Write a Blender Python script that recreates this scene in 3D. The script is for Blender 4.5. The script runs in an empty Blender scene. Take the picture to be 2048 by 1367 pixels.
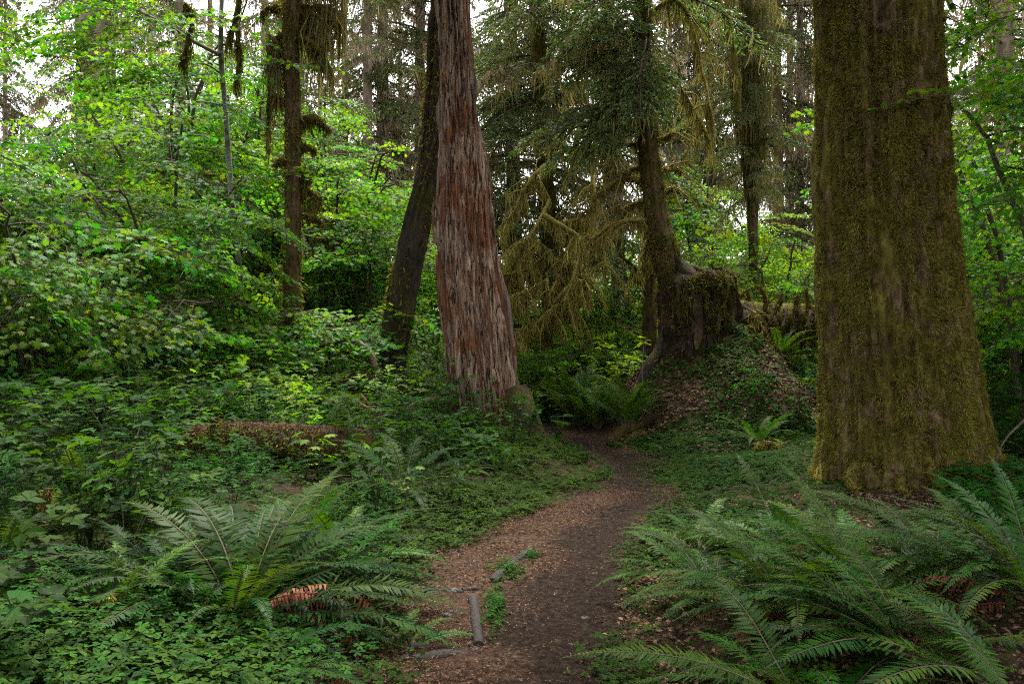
import bpy, math, random
import numpy as np
from mathutils import Vector, Matrix, Euler

SC = bpy.context.scene
COL = SC.collection
random.seed(7)
RNG = np.random.default_rng(7)
F, HZ, CX, CAMZ = 1707.0, 683.5, 1024.0, 1.5
R = math.radians

# ------------------------------------------------------------------ camera, sky, sun, exposure
cam_d = bpy.data.cameras.new('camera')
cam_d.lens = 30.0
cam_d.sensor_width = 36.0
cam_d.clip_end = 500.0
cam = bpy.data.objects.new('camera', cam_d)
cam.location = (0, 0, CAMZ)
cam.rotation_euler = (R(90), 0, 0)
COL.objects.link(cam)
SC.camera = cam

SUN_EL, SUN_AZ = 66.0, 84.0        # azimuth measured from +X counter-clockwise: the sun stands beyond the trees
world = bpy.data.worlds.new('World')
SC.world = world
world.use_nodes = True
wn = world.node_tree.nodes
wl = world.node_tree.links
bg = wn['Background']
sky = wn.new('ShaderNodeTexSky')
sky.sky_type = 'NISHITA'
sky.sun_disc = False
sky.sun_elevation = R(SUN_EL)
sky.sun_rotation = R(90 - SUN_AZ)
sky.air_density = 1.0
sky.dust_density = 4.0
sky.ozone_density = 0.6
cloud = wn.new('ShaderNodeHueSaturation')      # thin overcast: the blue of the clear sky washed out
cloud.inputs['Saturation'].default_value = 0.12
wl.new(sky.outputs['Color'], cloud.inputs['Color'])
wl.new(cloud.outputs['Color'], bg.inputs['Color'])
bg.inputs['Strength'].default_value = 0.09

sun_d = bpy.data.lights.new('sun', 'SUN')
sun_d.energy = 1.5
sun_d.angle = R(10)
sun_d.color = (1.0, 0.95, 0.86)
sun = bpy.data.objects.new('sun', sun_d)
sv = Vector((math.cos(R(SUN_EL)) * math.cos(R(SUN_AZ)), math.cos(R(SUN_EL)) * math.sin(R(SUN_AZ)), math.sin(R(SUN_EL))))
sun.rotation_euler = sv.to_track_quat('Z', 'Y').to_euler()
sun.location = sv * 60
COL.objects.link(sun)

SC.view_settings.view_transform = 'Standard'
SC.view_settings.look = 'None'
SC.view_settings.gamma = 1.0
SC.view_settings.use_curve_mapping = False
SC.view_settings.exposure = 3.1
SC.render.engine = 'CYCLES'
SC.cycles.use_denoising = False
SC.cycles.filter_width = 1.15
SC.cycles.max_bounces = 6
SC.cycles.diffuse_bounces = 4
SC.cycles.glossy_bounces = 2
SC.cycles.transmission_bounces = 4
SC.cycles.caustics_reflective = False
SC.cycles.caustics_refractive = False


# ------------------------------------------------------------------ noise
def _h(ix, iy, iz, seed):
    h = (ix * 374761393 + iy * 668265263 + iz * 1274126177 + seed * 974634777) & 0xFFFFFFFF
    h = ((h ^ (h >> 13)) * 1274126177) & 0xFFFFFFFF
    h = h ^ (h >> 16)
    return (h & 0xFFFFFF) / float(0xFFFFFF) * 2 - 1


def noise(x, y, z=0.0, seed=0):
    x, y, z = np.broadcast_arrays(np.asarray(x, float), np.asarray(y, float), np.asarray(z, float))
    ix, iy, iz = np.floor(x).astype(np.int64), np.floor(y).astype(np.int64), np.floor(z).astype(np.int64)
    fx, fy, fz = x - ix, y - iy, z - iz
    fx, fy, fz = [f * f * f * (f * (f * 6 - 15) + 10) for f in (fx, fy, fz)]
    o = 0
    for a in (0, 1):
        for b in (0, 1):
            for c in (0, 1):
                w = (fx if a else 1 - fx) * (fy if b else 1 - fy) * (fz if c else 1 - fz)
                o = o + w * _h(ix + a, iy + b, iz + c, seed)
    return o


def fbm(x, y, z=0.0, oct=3, seed=0):
    o, a, s = 0, 1.0, 1.0
    for k in range(oct):
        o = o + a * noise(np.asarray(x) * s, np.asarray(y) * s, np.asarray(z) * s, seed + k)
        a *= 0.5
        s *= 2.03
    return o


def sstep(a, b, x):
    t = np.clip((x - a) / (b - a), 0, 1)
    return t * t * (3 - 2 * t)


# ------------------------------------------------------------------ geometry containers
class Geo:
    def __init__(s):
        s.v, s.f, s.t, s.n = [], [], [], 0

    def add(s, V, Fc, tint=0.5, mi=0):
        V = np.asarray(V, float).reshape(-1, 3)
        Fc = np.asarray(Fc, np.int64)
        s.v.append(V)
        s.t.append(np.broadcast_to(np.asarray(tint, float), (len(V),)))
        s.f.append((Fc + s.n, mi))
        s.n += len(V)

    def merge(s, g, M=None):
        """stamp another Geo g here, moved by the 4x4 matrix M"""
        V = np.concatenate(g.v)
        if M is not None:
            V = V @ M[:3, :3].T + M[:3, 3]
        s.v.append(V)
        s.t.append(np.concatenate(g.t))
        for Fc, mi in g.f:
            s.f.append((Fc + s.n, mi))
        s.n += len(V)

    def mesh(s, name, mats, smooth=False, base=None):
        V = np.concatenate(s.v)
        if base is not None:
            V = V - np.asarray(base)
        T = np.concatenate(s.t)
        loops = np.concatenate([f.ravel() for f, _ in s.f])
        tot = np.concatenate([np.full(len(f), f.shape[1]) for f, _ in s.f])
        mi = np.concatenate([np.full(len(f), m) for f, m in s.f])
        st = np.concatenate([[0], np.cumsum(tot)[:-1]])
        me = bpy.data.meshes.new(name)
        me.vertices.add(len(V))
        me.vertices.foreach_set('co', V.astype(np.float32).ravel())
        me.loops.add(len(loops))
        me.loops.foreach_set('vertex_index', loops.astype(np.int32))
        me.polygons.add(len(tot))
        me.polygons.foreach_set('loop_start', st.astype(np.int32))
        me.polygons.foreach_set('material_index', mi.astype(np.int32))
        me.polygons.foreach_set('use_smooth', np.full(len(tot), smooth))
        me.update(calc_edges=True)
        a = me.attributes.new('tint', 'FLOAT', 'POINT')
        a.data.foreach_set('value', T.astype(np.float32))
        for m in (mats if isinstance(mats, (list, tuple)) else [mats]):
            me.materials.append(m)
        return me


def unit(a):
    return a / np.maximum(np.linalg.norm(a, axis=-1, keepdims=True), 1e-9)


def frames(fwd, up):
    """(N,3,3) rotation matrices whose columns are right, forward (local Y), up (local Z)"""
    f = unit(np.asarray(fwd, float))
    r = unit(np.cross(f, np.asarray(up, float)))
    u = np.cross(r, f)
    return np.stack([r, f, u], -1)


def stamp(g, V, Fc, pos, rot, scale, tint, mi=0):
    """N transformed copies of a small shape joined into g"""
    N, nv = len(pos), len(V)
    sc = np.asarray(scale, float).reshape(-1, 1, 1) if np.ndim(scale) else scale
    W = np.einsum('nij,vj->nvi', rot, V) * sc + np.asarray(pos)[:, None, :]
    Fa = (np.asarray(Fc)[None] + (np.arange(N) * nv)[:, None, None]).reshape(-1, np.asarray(Fc).shape[1])
    g.add(W.reshape(-1, 3), Fa, np.repeat(np.broadcast_to(tint, (N,)), nv), mi)


def tube(g, pts, rad, n=6, tint=0.5, mi=0, cap=True):
    pts = np.asarray(pts, float)
    rad = np.broadcast_to(np.asarray(rad, float), (len(pts),))
    d = unit(np.gradient(pts, axis=0))
    ref = np.array([0.31, 0.2, 1.0]) if abs(d[:, 2]).mean() < 0.75 else np.array([0.2, 1.0, 0.1])
    a = unit(np.cross(d, ref))
    b = np.cross(d, a)
    th = np.linspace(0, 2 * np.pi, n, endpoint=False)
    V = pts[:, None] + rad[:, None, None] * (np.cos(th)[None, :, None] * a[:, None] + np.sin(th)[None, :, None] * b[:, None])
    m = len(pts)
    i, j = np.meshgrid(np.arange(m - 1), np.arange(n), indexing='ij')
    k = (j + 1) % n
    Q = np.stack([i * n + j, i * n + k, (i + 1) * n + k, (i + 1) * n + j], -1).reshape(-1, 4)
    g.add(V.reshape(-1, 3), Q, tint, mi)
    if cap:
        for e, row in ((0, 0), (m - 1, 1)):
            g.add(np.vstack([V[e], pts[e]]), [[q, (q + 1) % n, n] for q in range(n)], tint, mi)


def smooth_curve(pts, n):
    """Catmull-Rom through the points (any dimension), n samples"""
    p = np.asarray(pts, float)
    p = np.vstack([2 * p[0] - p[1], p, 2 * p[-1] - p[-2]])
    t = np.linspace(0, len(p) - 3 - 1e-6, n)
    i = np.floor(t).astype(int)
    u = (t - i)[:, None]
    a, b, c, d = p[i], p[i + 1], p[i + 2], p[i + 3]
    return 0.5 * (2 * b + (c - a) * u + (2 * a - 5 * b + 4 * c - d) * u ** 2 + (3 * b - a - 3 * c + d) * u ** 3)


def blades(g, pos, direc, length, width, tint, mi=0, bend=0.3, seg=2):
    """thin tapering strips: strands of moss, lichen, needles, grass"""
    pos = np.asarray(pos, float)
    N = len(pos)
    d = unit(np.asarray(direc, float))
    rnd = RNG.normal(size=(N, 3))
    w = unit(np.cross(d, rnd))
    L = np.broadcast_to(length, (N,))[:, None]
    W = np.broadcast_to(width, (N,))[:, None]
    tip = pos + d * L
    if seg == 1:
        V = np.stack([pos - w * W / 2, pos + w * W / 2, tip], 1)
        Fc = (np.arange(N)[:, None] * 3 + np.array([0, 1, 2])[None])
        g.add(V.reshape(-1, 3), Fc, np.repeat(np.broadcast_to(tint, (N,)), 3), mi)
        return
    b = unit(np.cross(w, d)) * RNG.normal(size=(N, 1)) * bend
    mid = pos + d * L * 0.55 + b * L
    V = np.stack([pos - w * W * .35, pos + w * W * .35, mid + w * W * .5, mid - w * W * .5, tip], 1)
    o = np.arange(N)[:, None] * 5
    g.add(V.reshape(-1, 3), np.concatenate([o + np.array([[0, 1, 2]]), o + np.array([[0, 2, 3]]), o + np.array([[3, 2, 4]])]),
          np.repeat(np.broadcast_to(tint, (N,)), 5), mi)


# ------------------------------------------------------------------ objects
def thing(name, label, cat, loc=(0, 0, 0), group=None, rz=0.0):
    o = bpy.data.objects.new(name, None)
    o.empty_display_size = 0.1
    o.location = loc
    o.rotation_euler = (0, 0, rz)
    COL.objects.link(o)
    o['label'] = label
    o['category'] = cat
    if group:
        o['group'] = group
    return o


def part(name, me, parent=None, loc=(0, 0, 0), rot=None, scale=1.0, kind=None, label=None):
    o = bpy.data.objects.new(name, me)
    if parent is not None:
        o.parent = parent
    o.location = loc
    if rot is not None:
        o.rotation_euler = rot
    o.scale = (scale,) * 3 if np.ndim(scale) == 0 else scale
    COL.objects.link(o)
    if kind:
        o['kind'] = kind
    if label:
        o['label'] = label
    return o


def tag(o, label, cat, group=None):
    o['label'] = label
    o['category'] = cat
    if group:
        o['group'] = group
    return o


def P(px, py, d):
    """world point seen at photo pixel px, py at depth d"""
    return np.array([(px - CX) / F * d, d, CAMZ - (py - HZ) / F * d])


# ------------------------------------------------------------------ materials
def new_mat(name):
    m = bpy.data.materials.new(name)
    m.use_nodes = True
    nt = m.node_tree
    for n in list(nt.nodes):
        nt.nodes.remove(n)
    out = nt.nodes.new('ShaderNodeOutputMaterial')
    return m, nt, out


def N(nt, typ, **kw):
    n = nt.nodes.new(typ)
    for k, v in kw.items():
        if hasattr(n, k) and k not in n.inputs:
            setattr(n, k, v)
        else:
            n.inputs[k].default_value = v
    return n


def ramp(nt, fac, stops):
    r = nt.nodes.new('ShaderNodeValToRGB')
    e = r.color_ramp.elements
    while len(e) < len(stops):
        e.new(0.5)
    for k, (p, c) in enumerate(stops):
        e[k].position = p
        e[k].color = (*c, 1)
    nt.links.new(fac, r.inputs['Fac'])
    return r.outputs['Color']


def leaf_mat(name, stops, rough=0.45, trans=0.35, spec=0.5, tcol=(1.25, 1.35, 0.5), var=0.35, hue=0.03):
    m, nt, out = new_mat(name)
    at = N(nt, 'ShaderNodeAttribute', attribute_name='tint')
    col = ramp(nt, at.outputs['Fac'], stops)
    oi = N(nt, 'ShaderNodeObjectInfo')
    mr = N(nt, 'ShaderNodeMapRange')
    mr.inputs['To Min'].default_value = 1 - var
    mr.inputs['To Max'].default_value = 1 + var
    nt.links.new(oi.outputs['Random'], mr.inputs['Value'])
    mh = N(nt, 'ShaderNodeMapRange')
    mh.inputs['To Min'].default_value = 0.5 - hue
    mh.inputs['To Max'].default_value = 0.5 + hue
    fr = N(nt, 'ShaderNodeMath', operation='FRACT')
    mu = N(nt, 'ShaderNodeMath', operation='MULTIPLY')
    mu.inputs[1].default_value = 7.31
    nt.links.new(oi.outputs['Random'], mu.inputs[0])
    nt.links.new(mu.outputs[0], fr.inputs[0])
    nt.links.new(fr.outputs[0], mh.inputs['Value'])
    hs = N(nt, 'ShaderNodeHueSaturation')
    nt.links.new(col, hs.inputs['Color'])
    nt.links.new(mr.outputs['Result'], hs.inputs['Value'])
    nt.links.new(mh.outputs['Result'], hs.inputs['Hue'])
    bs = N(nt, 'ShaderNodeBsdfPrincipled')
    bs.inputs['Roughness'].default_value = rough
    bs.inputs['Specular IOR Level'].default_value = spec
    nt.links.new(hs.outputs['Color'], bs.inputs['Base Color'])
    if trans <= 0:
        nt.links.new(bs.outputs[0], out.inputs['Surface'])
        return m
    tr = N(nt, 'ShaderNodeBsdfTranslucent')
    vm = N(nt, 'ShaderNodeVectorMath', operation='MULTIPLY')
    vm.inputs[1].default_value = tcol
    nt.links.new(hs.outputs['Color'], vm.inputs[0])
    nt.links.new(vm.outputs[0], tr.inputs['Color'])
    mx = N(nt, 'ShaderNodeMixShader')
    mx.inputs['Fac'].default_value = trans
    nt.links.new(bs.outputs[0], mx.inputs[1])
    nt.links.new(tr.outputs[0], mx.inputs[2])
    nt.links.new(mx.outputs[0], out.inputs['Surface'])
    return m


def rough_mat(name, stops, scale=(6, 6, 1.2), detail=8, patch=None, patch_scale=1.2, patch_at=(0.45, 0.6), bump=0.5, dist=0.02, rough=0.9, tint_mix=0.0, tint_cols=None, vor=0.0, crack_shade=None, spec=0.15):
    """bark, wood, soil: stretched noise through a ramp, a second colour in patches, fine relief"""
    m, nt, out = new_mat(name)
    tc = N(nt, 'ShaderNodeTexCoord')
    mp = N(nt, 'ShaderNodeMapping')
    mp.inputs['Scale'].default_value = scale
    nt.links.new(tc.outputs['Object'], mp.inputs['Vector'])
    n1 = N(nt, 'ShaderNodeTexNoise')
    n1.inputs['Scale'].default_value = 1.0
    n1.inputs['Detail'].default_value = detail
    n1.inputs['Roughness'].default_value = 0.68
    nt.links.new(mp.outputs[0], n1.inputs['Vector'])
    fac = n1.outputs['Fac']
    if vor:
        v = N(nt, 'ShaderNodeTexVoronoi')
        v.inputs['Scale'].default_value = vor
        nt.links.new(mp.outputs[0], v.inputs['Vector'])
        mm = N(nt, 'ShaderNodeMath', operation='MULTIPLY_ADD')
        mm.inputs[1].default_value = 0.35
        nt.links.new(v.outputs['Distance'], mm.inputs[0])
        sb = N(nt, 'ShaderNodeMath', operation='SUBTRACT')
        sb.inputs[1].default_value = 0.14
        nt.links.new(fac, sb.inputs[0])
        nt.links.new(sb.outputs[0], mm.inputs[2])
        fac = mm.outputs[0]
    col = ramp(nt, fac, stops)
    if patch:
        n2 = N(nt, 'ShaderNodeTexNoise')
        n2.inputs['Scale'].default_value = patch_scale
        n2.inputs['Detail'].default_value = 6
        nt.links.new(mp.outputs[0] if patch_scale < 0.6 else tc.outputs['Object'], n2.inputs['Vector'])
        pf = ramp(nt, n2.outputs['Fac'], [(patch_at[0], (0, 0, 0)), (patch_at[1], (1, 1, 1))])
        pc = ramp(nt, fac, patch)
        mx = N(nt, 'ShaderNodeMix', data_type='RGBA')
        nt.links.new(pf, mx.inputs['Factor'])
        nt.links.new(col, mx.inputs[6])
        nt.links.new(pc, mx.inputs[7])
        col = mx.outputs[2]
    if tint_cols:
        at = N(nt, 'ShaderNodeAttribute', attribute_name='tint')
        ad = N(nt, 'ShaderNodeMath', operation='MULTIPLY_ADD')
        ad.inputs[1].default_value = 0.9
        nt.links.new(fac, ad.inputs[0])
        sb2 = N(nt, 'ShaderNodeMath', operation='SUBTRACT')
        sb2.inputs[1].default_value = 0.45
        nt.links.new(at.outputs['Fac'], sb2.inputs[0])
        nt.links.new(sb2.outputs[0], ad.inputs[2])
        tf = ramp(nt, ad.outputs[0], [(0.2, (0, 0, 0)), (0.9, (1, 1, 1))])
        tcn = ramp(nt, fac, tint_cols)
        mx = N(nt, 'ShaderNodeMix', data_type='RGBA')
        nt.links.new(tf, mx.inputs['Factor'])
        nt.links.new(col, mx.inputs[6])
        nt.links.new(tcn, mx.inputs[7])
        col = mx.outputs[2]
    if crack_shade:  # shade of cracks painted into the base colour as thin dark lines
        mp2 = N(nt, 'ShaderNodeMapping')
        mp2.inputs['Scale'].default_value = crack_shade[0]
        nt.links.new(tc.outputs['Object'], mp2.inputs['Vector'])
        n3 = N(nt, 'ShaderNodeTexNoise')
        n3.inputs['Scale'].default_value = 1.0
        n3.inputs['Detail'].default_value = 5
        nt.links.new(mp2.outputs[0], n3.inputs['Vector'])
        w_ = crack_shade[1]
        cf = ramp(nt, n3.outputs['Fac'], [(.5 - w_, (0, 0, 0)), (.5 - w_ * .35, (1, 1, 1)), (.5 + w_ * .35, (1, 1, 1)), (.5 + w_, (0, 0, 0))])
        mx = N(nt, 'ShaderNodeMix', data_type='RGBA')
        nt.links.new(cf, mx.inputs['Factor'])
        nt.links.new(col, mx.inputs[6])
        mx.inputs[7].default_value = (*crack_shade[2], 1)
        col = mx.outputs[2]
    bs = N(nt, 'ShaderNodeBsdfPrincipled')
    bs.inputs['Roughness'].default_value = rough
    bs.inputs['Specular IOR Level'].default_value = spec
    nt.links.new(col, bs.inputs['Base Color'])
    bp = N(nt, 'ShaderNodeBump')
    bp.inputs['Strength'].default_value = bump
    bp.inputs['Distance'].default_value = dist
    nt.links.new(fac, bp.inputs['Height'])
    nt.links.new(bp.outputs[0], bs.inputs['Normal'])
    nt.links.new(bs.outputs[0], out.inputs['Surface'])
    return m


M = {}
M['maple'] = leaf_mat('maple_leaf', [(0.0, (.030, .100, .010)), (.5, (.055, .160, .012)), (.93, (.105, .21, .014)), (1.0, (.20, .13, .02))], rough=.55, trans=.48, spec=.15, tcol=(1.4, 1.4, .35))
M['young'] = leaf_mat('young_leaf', [(0.0, (.060, .15, .010)), (1.0, (.14, .24, .016))], rough=.55, trans=.50, spec=.15, tcol=(1.4, 1.4, .4))
M['bramble'] = leaf_mat('bramble_leaf', [(0.0, (.007, .027, .004)), (1.0, (.034, .092, .008))], rough=.6, trans=.42, spec=.07, tcol=(1.4, 1.4, .35))
M['oxalis'] = leaf_mat('oxalis_leaf', [(0.0, (.010, .032, .004)), (1.0, (.040, .095, .010))], rough=.7, trans=.42, spec=.06, tcol=(1.4, 1.4, .35))
M['fern'] = leaf_mat('fern_leaf', [(0.0, (.010, .034, .004)), (.6, (.030, .084, .008)), (1.0, (.080, .120, .012))], rough=.45, trans=.36, spec=.08, tcol=(1.5, 1.3, .3))
M['deadfern'] = leaf_mat('dead_fern_leaf', [(0.0, (.070, .028, .013)), (1.0, (.155, .066, .028))], rough=.8, trans=.2, tcol=(1.2, .9, .6), spec=.15)
M['needle'] = leaf_mat('needle_leaf', [(0.0, (.034, .068, .018)), (1.0, (.125, .165, .045))], rough=.6, trans=.3, spec=.25, hue=.02)
M['lichen'] = leaf_mat('hanging_lichen', [(0.0, (.11, .10, .034)), (.6, (.24, .21, .078)), (1.0, (.36, .31, .14))], rough=.9, trans=.35, tcol=(1.1, 1.0, .7), spec=.1, var=.25, hue=.015)
M['pale_lichen'] = leaf_mat('pale_lichen', [(0.0, (.20, .155, .10)), (1.0, (.42, .34, .24))], rough=.9, trans=.35, tcol=(1.1, 1.0, .8), spec=.1, var=.25, hue=.015)
M['moss'] = leaf_mat('moss_tuft', [(0.0, (.034, .026, .007)), (.45, (.100, .082, .016)), (.8, (.170, .146, .026)), (1.0, (.26, .23, .045))], rough=.9, trans=.25, tcol=(1.1, 1.1, .5), spec=.1, var=.15, hue=.01)
M['moss_mat'] = rough_mat('moss_mat', [(.3, (.026, .021, .005)), (.5, (.085, .072, .012)), (.7, (.16, .135, .022))], scale=(25, 25, 12), bump=.9, dist=.02, rough=1)
M['lit_gold_moss'] = rough_mat('lit_gold_moss', [(.3, (.09, .075, .018)), (.5, (.22, .18, .042)), (.7, (.34, .285, .075))], scale=(25, 25, 12), bump=.9, dist=.02, rough=1)  # dry yellow moss, brightened in the colour for the lit middle limbs
M['lit_gold_tuft'] = leaf_mat('lit_gold_moss_tuft', [(0.0, (.085, .07, .018)), (1.0, (.36, .30, .085))], rough=.9, trans=.3, tcol=(1.1, 1.05, .6), spec=.1, var=.15, hue=.01)  # strands of that moss, the light on them put into the colour
M['spruce_bark'] = rough_mat('spruce_bark', [(.3, (.020, .012, .007)), (.5, (.078, .047, .026)), (.7, (.16, .105, .062))], scale=(17, 17, 6), bump=1, dist=.03, vor=1.0,
                             patch=[(.3, (.030, .022, .006)), (.55, (.085, .068, .013)), (.75, (.15, .125, .022))], patch_scale=3.2, patch_at=(.40, .53))
M['dark_bark'] = rough_mat('dark_bark', [(.3, (.012, .009, .007)), (.55, (.045, .034, .025)), (.75, (.085, .066, .05))], scale=(16, 16, 4.0), bump=1, dist=.04,
                           patch=[(.3, (.016, .015, .005)), (.7, (.07, .062, .016))], patch_scale=1.5, patch_at=(.48, .62))
M['brown_bark'] = rough_mat('brown_bark', [(.3, (.03, .018, .010)), (.5, (.095, .058, .032)), (.72, (.17, .115, .07))], scale=(16, 16, 4.0), bump=.8, dist=.02,
                            patch=[(.3, (.025, .022, .005)), (.7, (.105, .090, .02))], patch_scale=1.8, patch_at=(.46, .62))
M['grey_bark'] = rough_mat('grey_bark', [(.35, (.10, .105, .095)), (.6, (.22, .22, .20))], scale=(14, 14, 14), bump=.3, dist=.01,
                           patch=[(.3, (.03, .035, .015)), (.7, (.09, .09, .04))], patch_scale=3, patch_at=(.5, .6))
M['pink_bark'] = rough_mat('scaly_pale_bark', [(.35, (.13, .085, .06)), (.6, (.30, .225, .18))], scale=(5, 5, 2), bump=.5, dist=.03)
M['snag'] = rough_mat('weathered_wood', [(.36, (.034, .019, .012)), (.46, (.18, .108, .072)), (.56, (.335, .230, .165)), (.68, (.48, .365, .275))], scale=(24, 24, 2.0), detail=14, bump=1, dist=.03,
                      patch=[(.36, (.034, .012, .006)), (.5, (.185, .070, .030)), (.7, (.33, .155, .075))], patch_scale=1.9, patch_at=(.50, .62), crack_shade=((11, 11, 1.1), .030, (.022, .013, .009)))  # weathered wood, with the shade inside its cracks painted dark
M['red_wood'] = rough_mat('red_splinter_wood', [(.3, (.05, .020, .011)), (.55, (.15, .070, .040)), (.75, (.24, .14, .09))], scale=(40, 40, 2), bump=.7, dist=.01)
M['grey_wood'] = rough_mat('grey_splinter_wood', [(.3, (.05, .036, .028)), (.55, (.18, .135, .105)), (.75, (.29, .235, .19))], scale=(40, 40, 2), bump=.7, dist=.01)
M['rot_wood'] = rough_mat('rotten_wood', [(.3, (.012, .008, .006)), (.55, (.05, .03, .02)), (.75, (.12, .07, .045))], scale=(14, 14, 3), bump=1, dist=.04,
                          patch=[(.3, (.025, .022, .005)), (.7, (.10, .085, .018))], patch_scale=2.5, patch_at=(.46, .6))
M['stump_wood'] = rough_mat('stump_wood', [(.3, (.008, .006, .005)), (.55, (.034, .022, .015)), (.75, (.09, .055, .034))], scale=(14, 14, 5), bump=1, dist=.05)
M['stalk'] = rough_mat('green_stalk', [(.3, (.012, .016, .006)), (.7, (.040, .042, .018))], scale=(20, 20, 20), bump=.2, dist=.004)
M['step_wood'] = rough_mat('wet_step_wood', [(.3, (.010, .009, .008)), (.6, (.036, .031, .027)), (.78, (.10, .09, .082))], scale=(60, 24, 60), bump=.6, dist=.006, rough=.8, spec=.1)
M['stick'] = rough_mat('stick_bark', [(.3, (.06, .045, .03)), (.6, (.20, .155, .11))], scale=(30, 30, 30), bump=.4, dist=.006,
                       patch=[(.3, (.05, .048, .012)), (.7, (.13, .115, .03))], patch_scale=4, patch_at=(.5, .6))
M['soil'] = rough_mat('forest_soil', [(.3, (.009, .0065, .0045)), (.5, (.030, .020, .013)), (.7, (.07, .043, .026))], scale=(9, 9, 9), bump=.9, dist=.03, spec=.03,
                      patch=[(.3, (.012, .016, .005)), (.7, (.035, .042, .010))], patch_scale=1.1, patch_at=(.42, .6))
M['trail'] = rough_mat('trail_dirt', [(.3, (.005, .0033, .0026)), (.5, (.014, .0093, .0068)), (.72, (.034, .023, .0175))], scale=(26, 26, 26), detail=10, bump=.9, dist=.015, rough=.95, spec=.03,
                       tint_cols=[(.3, (.013, .0075, .005)), (.5, (.037, .022, .0145)), (.72, (.084, .052, .034))])
M['litter'] = leaf_mat('needle_litter', [(0.0, (.022, .012, .008)), (.5, (.076, .044, .028)), (1.0, (.20, .125, .080))], rough=.95, trans=0, spec=.04, var=0, hue=0)
M['dirtbit'] = leaf_mat('dark_crumbs', [(0.0, (.020, .015, .012)), (1.0, (.095, .066, .048))], rough=.95, trans=0, spec=.04, var=0, hue=0)
M['stone'] = rough_mat('grey_stone', [(.3, (.030, .030, .032)), (.7, (.10, .10, .105))], scale=(20, 20, 20), bump=.4, dist=.008, rough=.6)
M['twig'] = rough_mat('twig_bark', [(.3, (.035, .028, .018)), (.7, (.11, .09, .06))], scale=(20, 20, 20), bump=.2, dist=.004)

# ------------------------------------------------------------------ trail outline and terrain
ROWS = [(1367, 790, 1235), (1300, 775, 1232), (1200, 800, 1228), (1150, 832, 1255), (1100, 900, 1275), (1050, 1005, 1300), (1000, 1160, 1335),
        (950, 1213, 1335), (920, 1185, 1322), (900, 1148, 1262), (880, 1108, 1185), (866, 1080, 1140), (855, 1062, 1100)]
_pd, _pl, _pr = [], [], []
for py, l, r in ROWS:
    d = CAMZ * F / (py - HZ)
    _pd.append(d); _pl.append((l - CX) / F * d); _pr.append((r - CX) / F * d)
_pd = [-20, 1.0] + _pd + [17.0, 40]
_pl = [-.5, -.5] + _pl + [-.15, -6]
_pr = [.5, .46] + _pr + [.15, -5.7]


def edges(y):
    return np.interp(y, _pd, _pl), np.interp(y, _pd, _pr)


def outside(x, y):
    """metres outside the trail edge (0 inside)"""
    l, r = edges(y)
    wob = .07 * noise(np.asarray(x) * 3, np.asarray(y) * 3, 0, 5) + .10 * noise(np.asarray(x), np.asarray(y) * 1.3, 0, 6)
    return np.maximum(np.maximum(l - x, x - r) + wob, 0)


def ground_h(x, y):
    x = np.asarray(x, float)
    y = np.asarray(y, float)
    l, r = edges(y)
    w = sstep(0.0, .7, np.maximum(np.maximum(l - x, x - r), 0))
    z = .05 * fbm(x * .7, y * .7, 0, 3, 1) + .02 * fbm(x * 3, y * 3, 0, 2, 2)
    z = z + .22 * sstep(.2, 2.6, l - x) + .10 * sstep(.2, 1.6, x - r) + .18 * fbm(x * .22, y * .22, 0, 2, 3) * sstep(1.0, 4, np.maximum(l - x, x - r))
    z = z + .38 * np.exp(-(((x + .35) / 1.15) ** 2 + ((y - 12.3) / 1.5) ** 2))
    q = np.sqrt(((x - 3.75) / 2.15) ** 2 + ((y - 15.2) / np.where(y < 15.2, 2.9, 3.5)) ** 2)
    z = z + 1.40 * sstep(1.12, .28, q) * (1 + .14 * fbm(x * 1.3, y * 1.3, 0, 3, 9)) + .07 * sstep(1.1, .8, q) * fbm(x * 3.2, y * 3.2, 0, 2, 10)
    z = z + .03 * np.maximum(y - 18, 0)
    return w * z - .03 * (1 - w) + 0.012 * noise(x * 5, y * 5, 0, 4) * (1 - w)


def gz(x, y):
    return float(ground_h(x, y))


def G(px, d, dz=0.0):
    """ground point under photo column px at depth d"""
    x = (px - CX) / F * d
    return np.array([x, d, gz(x, d) + dz])


def grid_geo(X, Y, Z, tint=0.5):
    n, m = X.shape
    i, j = np.meshgrid(np.arange(n - 1), np.arange(m - 1), indexing='ij')
    Q = np.stack([i * m + j, (i + 1) * m + j, (i + 1) * m + j + 1, i * m + j + 1], -1).reshape(-1, 4)
    g = Geo()
    g.add(np.stack([X, Y, Z], -1).reshape(-1, 3), Q, np.ravel(tint) if np.ndim(tint) else tint)
    return g


u = np.linspace(-1, 1, 200)
xs = 6 * u + 54 * u ** 5
v = np.linspace(0, 1, 230)
ys = -12 + 34 * v + 98 * v ** 4
X, Y = np.meshgrid(xs, ys, indexing='ij')
o = part('ground', grid_geo(X, Y, ground_h(X, Y)).mesh('ground', M['soil'], True), kind='structure')
o['label'] = 'dark forest soil under the undergrowth'

# trail: its own sheet a little above the soil; the bare tread winds along it, needle litter lies on the rest
ty = np.concatenate([np.linspace(-4, 2.5, 30), np.linspace(2.55, 16.5, 420)])
tu = np.linspace(0, 1, 80)
l, r = edges(ty)
TX = (l - .12)[:, None] * (1 - tu) + (r + .12)[:, None] * tu
TY = np.repeat(ty[:, None], 80, 1)
TRC = [(-5, .0), (1, .1), (3.74, .16), (4.95, .34), (6.14, .55), (6.98, .80), (8.08, 1.28), (9.59, 1.45), (10.8, 1.50), (11.8, 1.28), (13, .95), (14.1, .75), (17, .0)]
TRW = [(-5, .45), (3.74, .30), (4.95, .27), (6.14, .25), (6.98, .24), (8.08, .25), (9.59, .27), (10.8, .27), (11.8, .26), (14, .2), (17, .2)]


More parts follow.
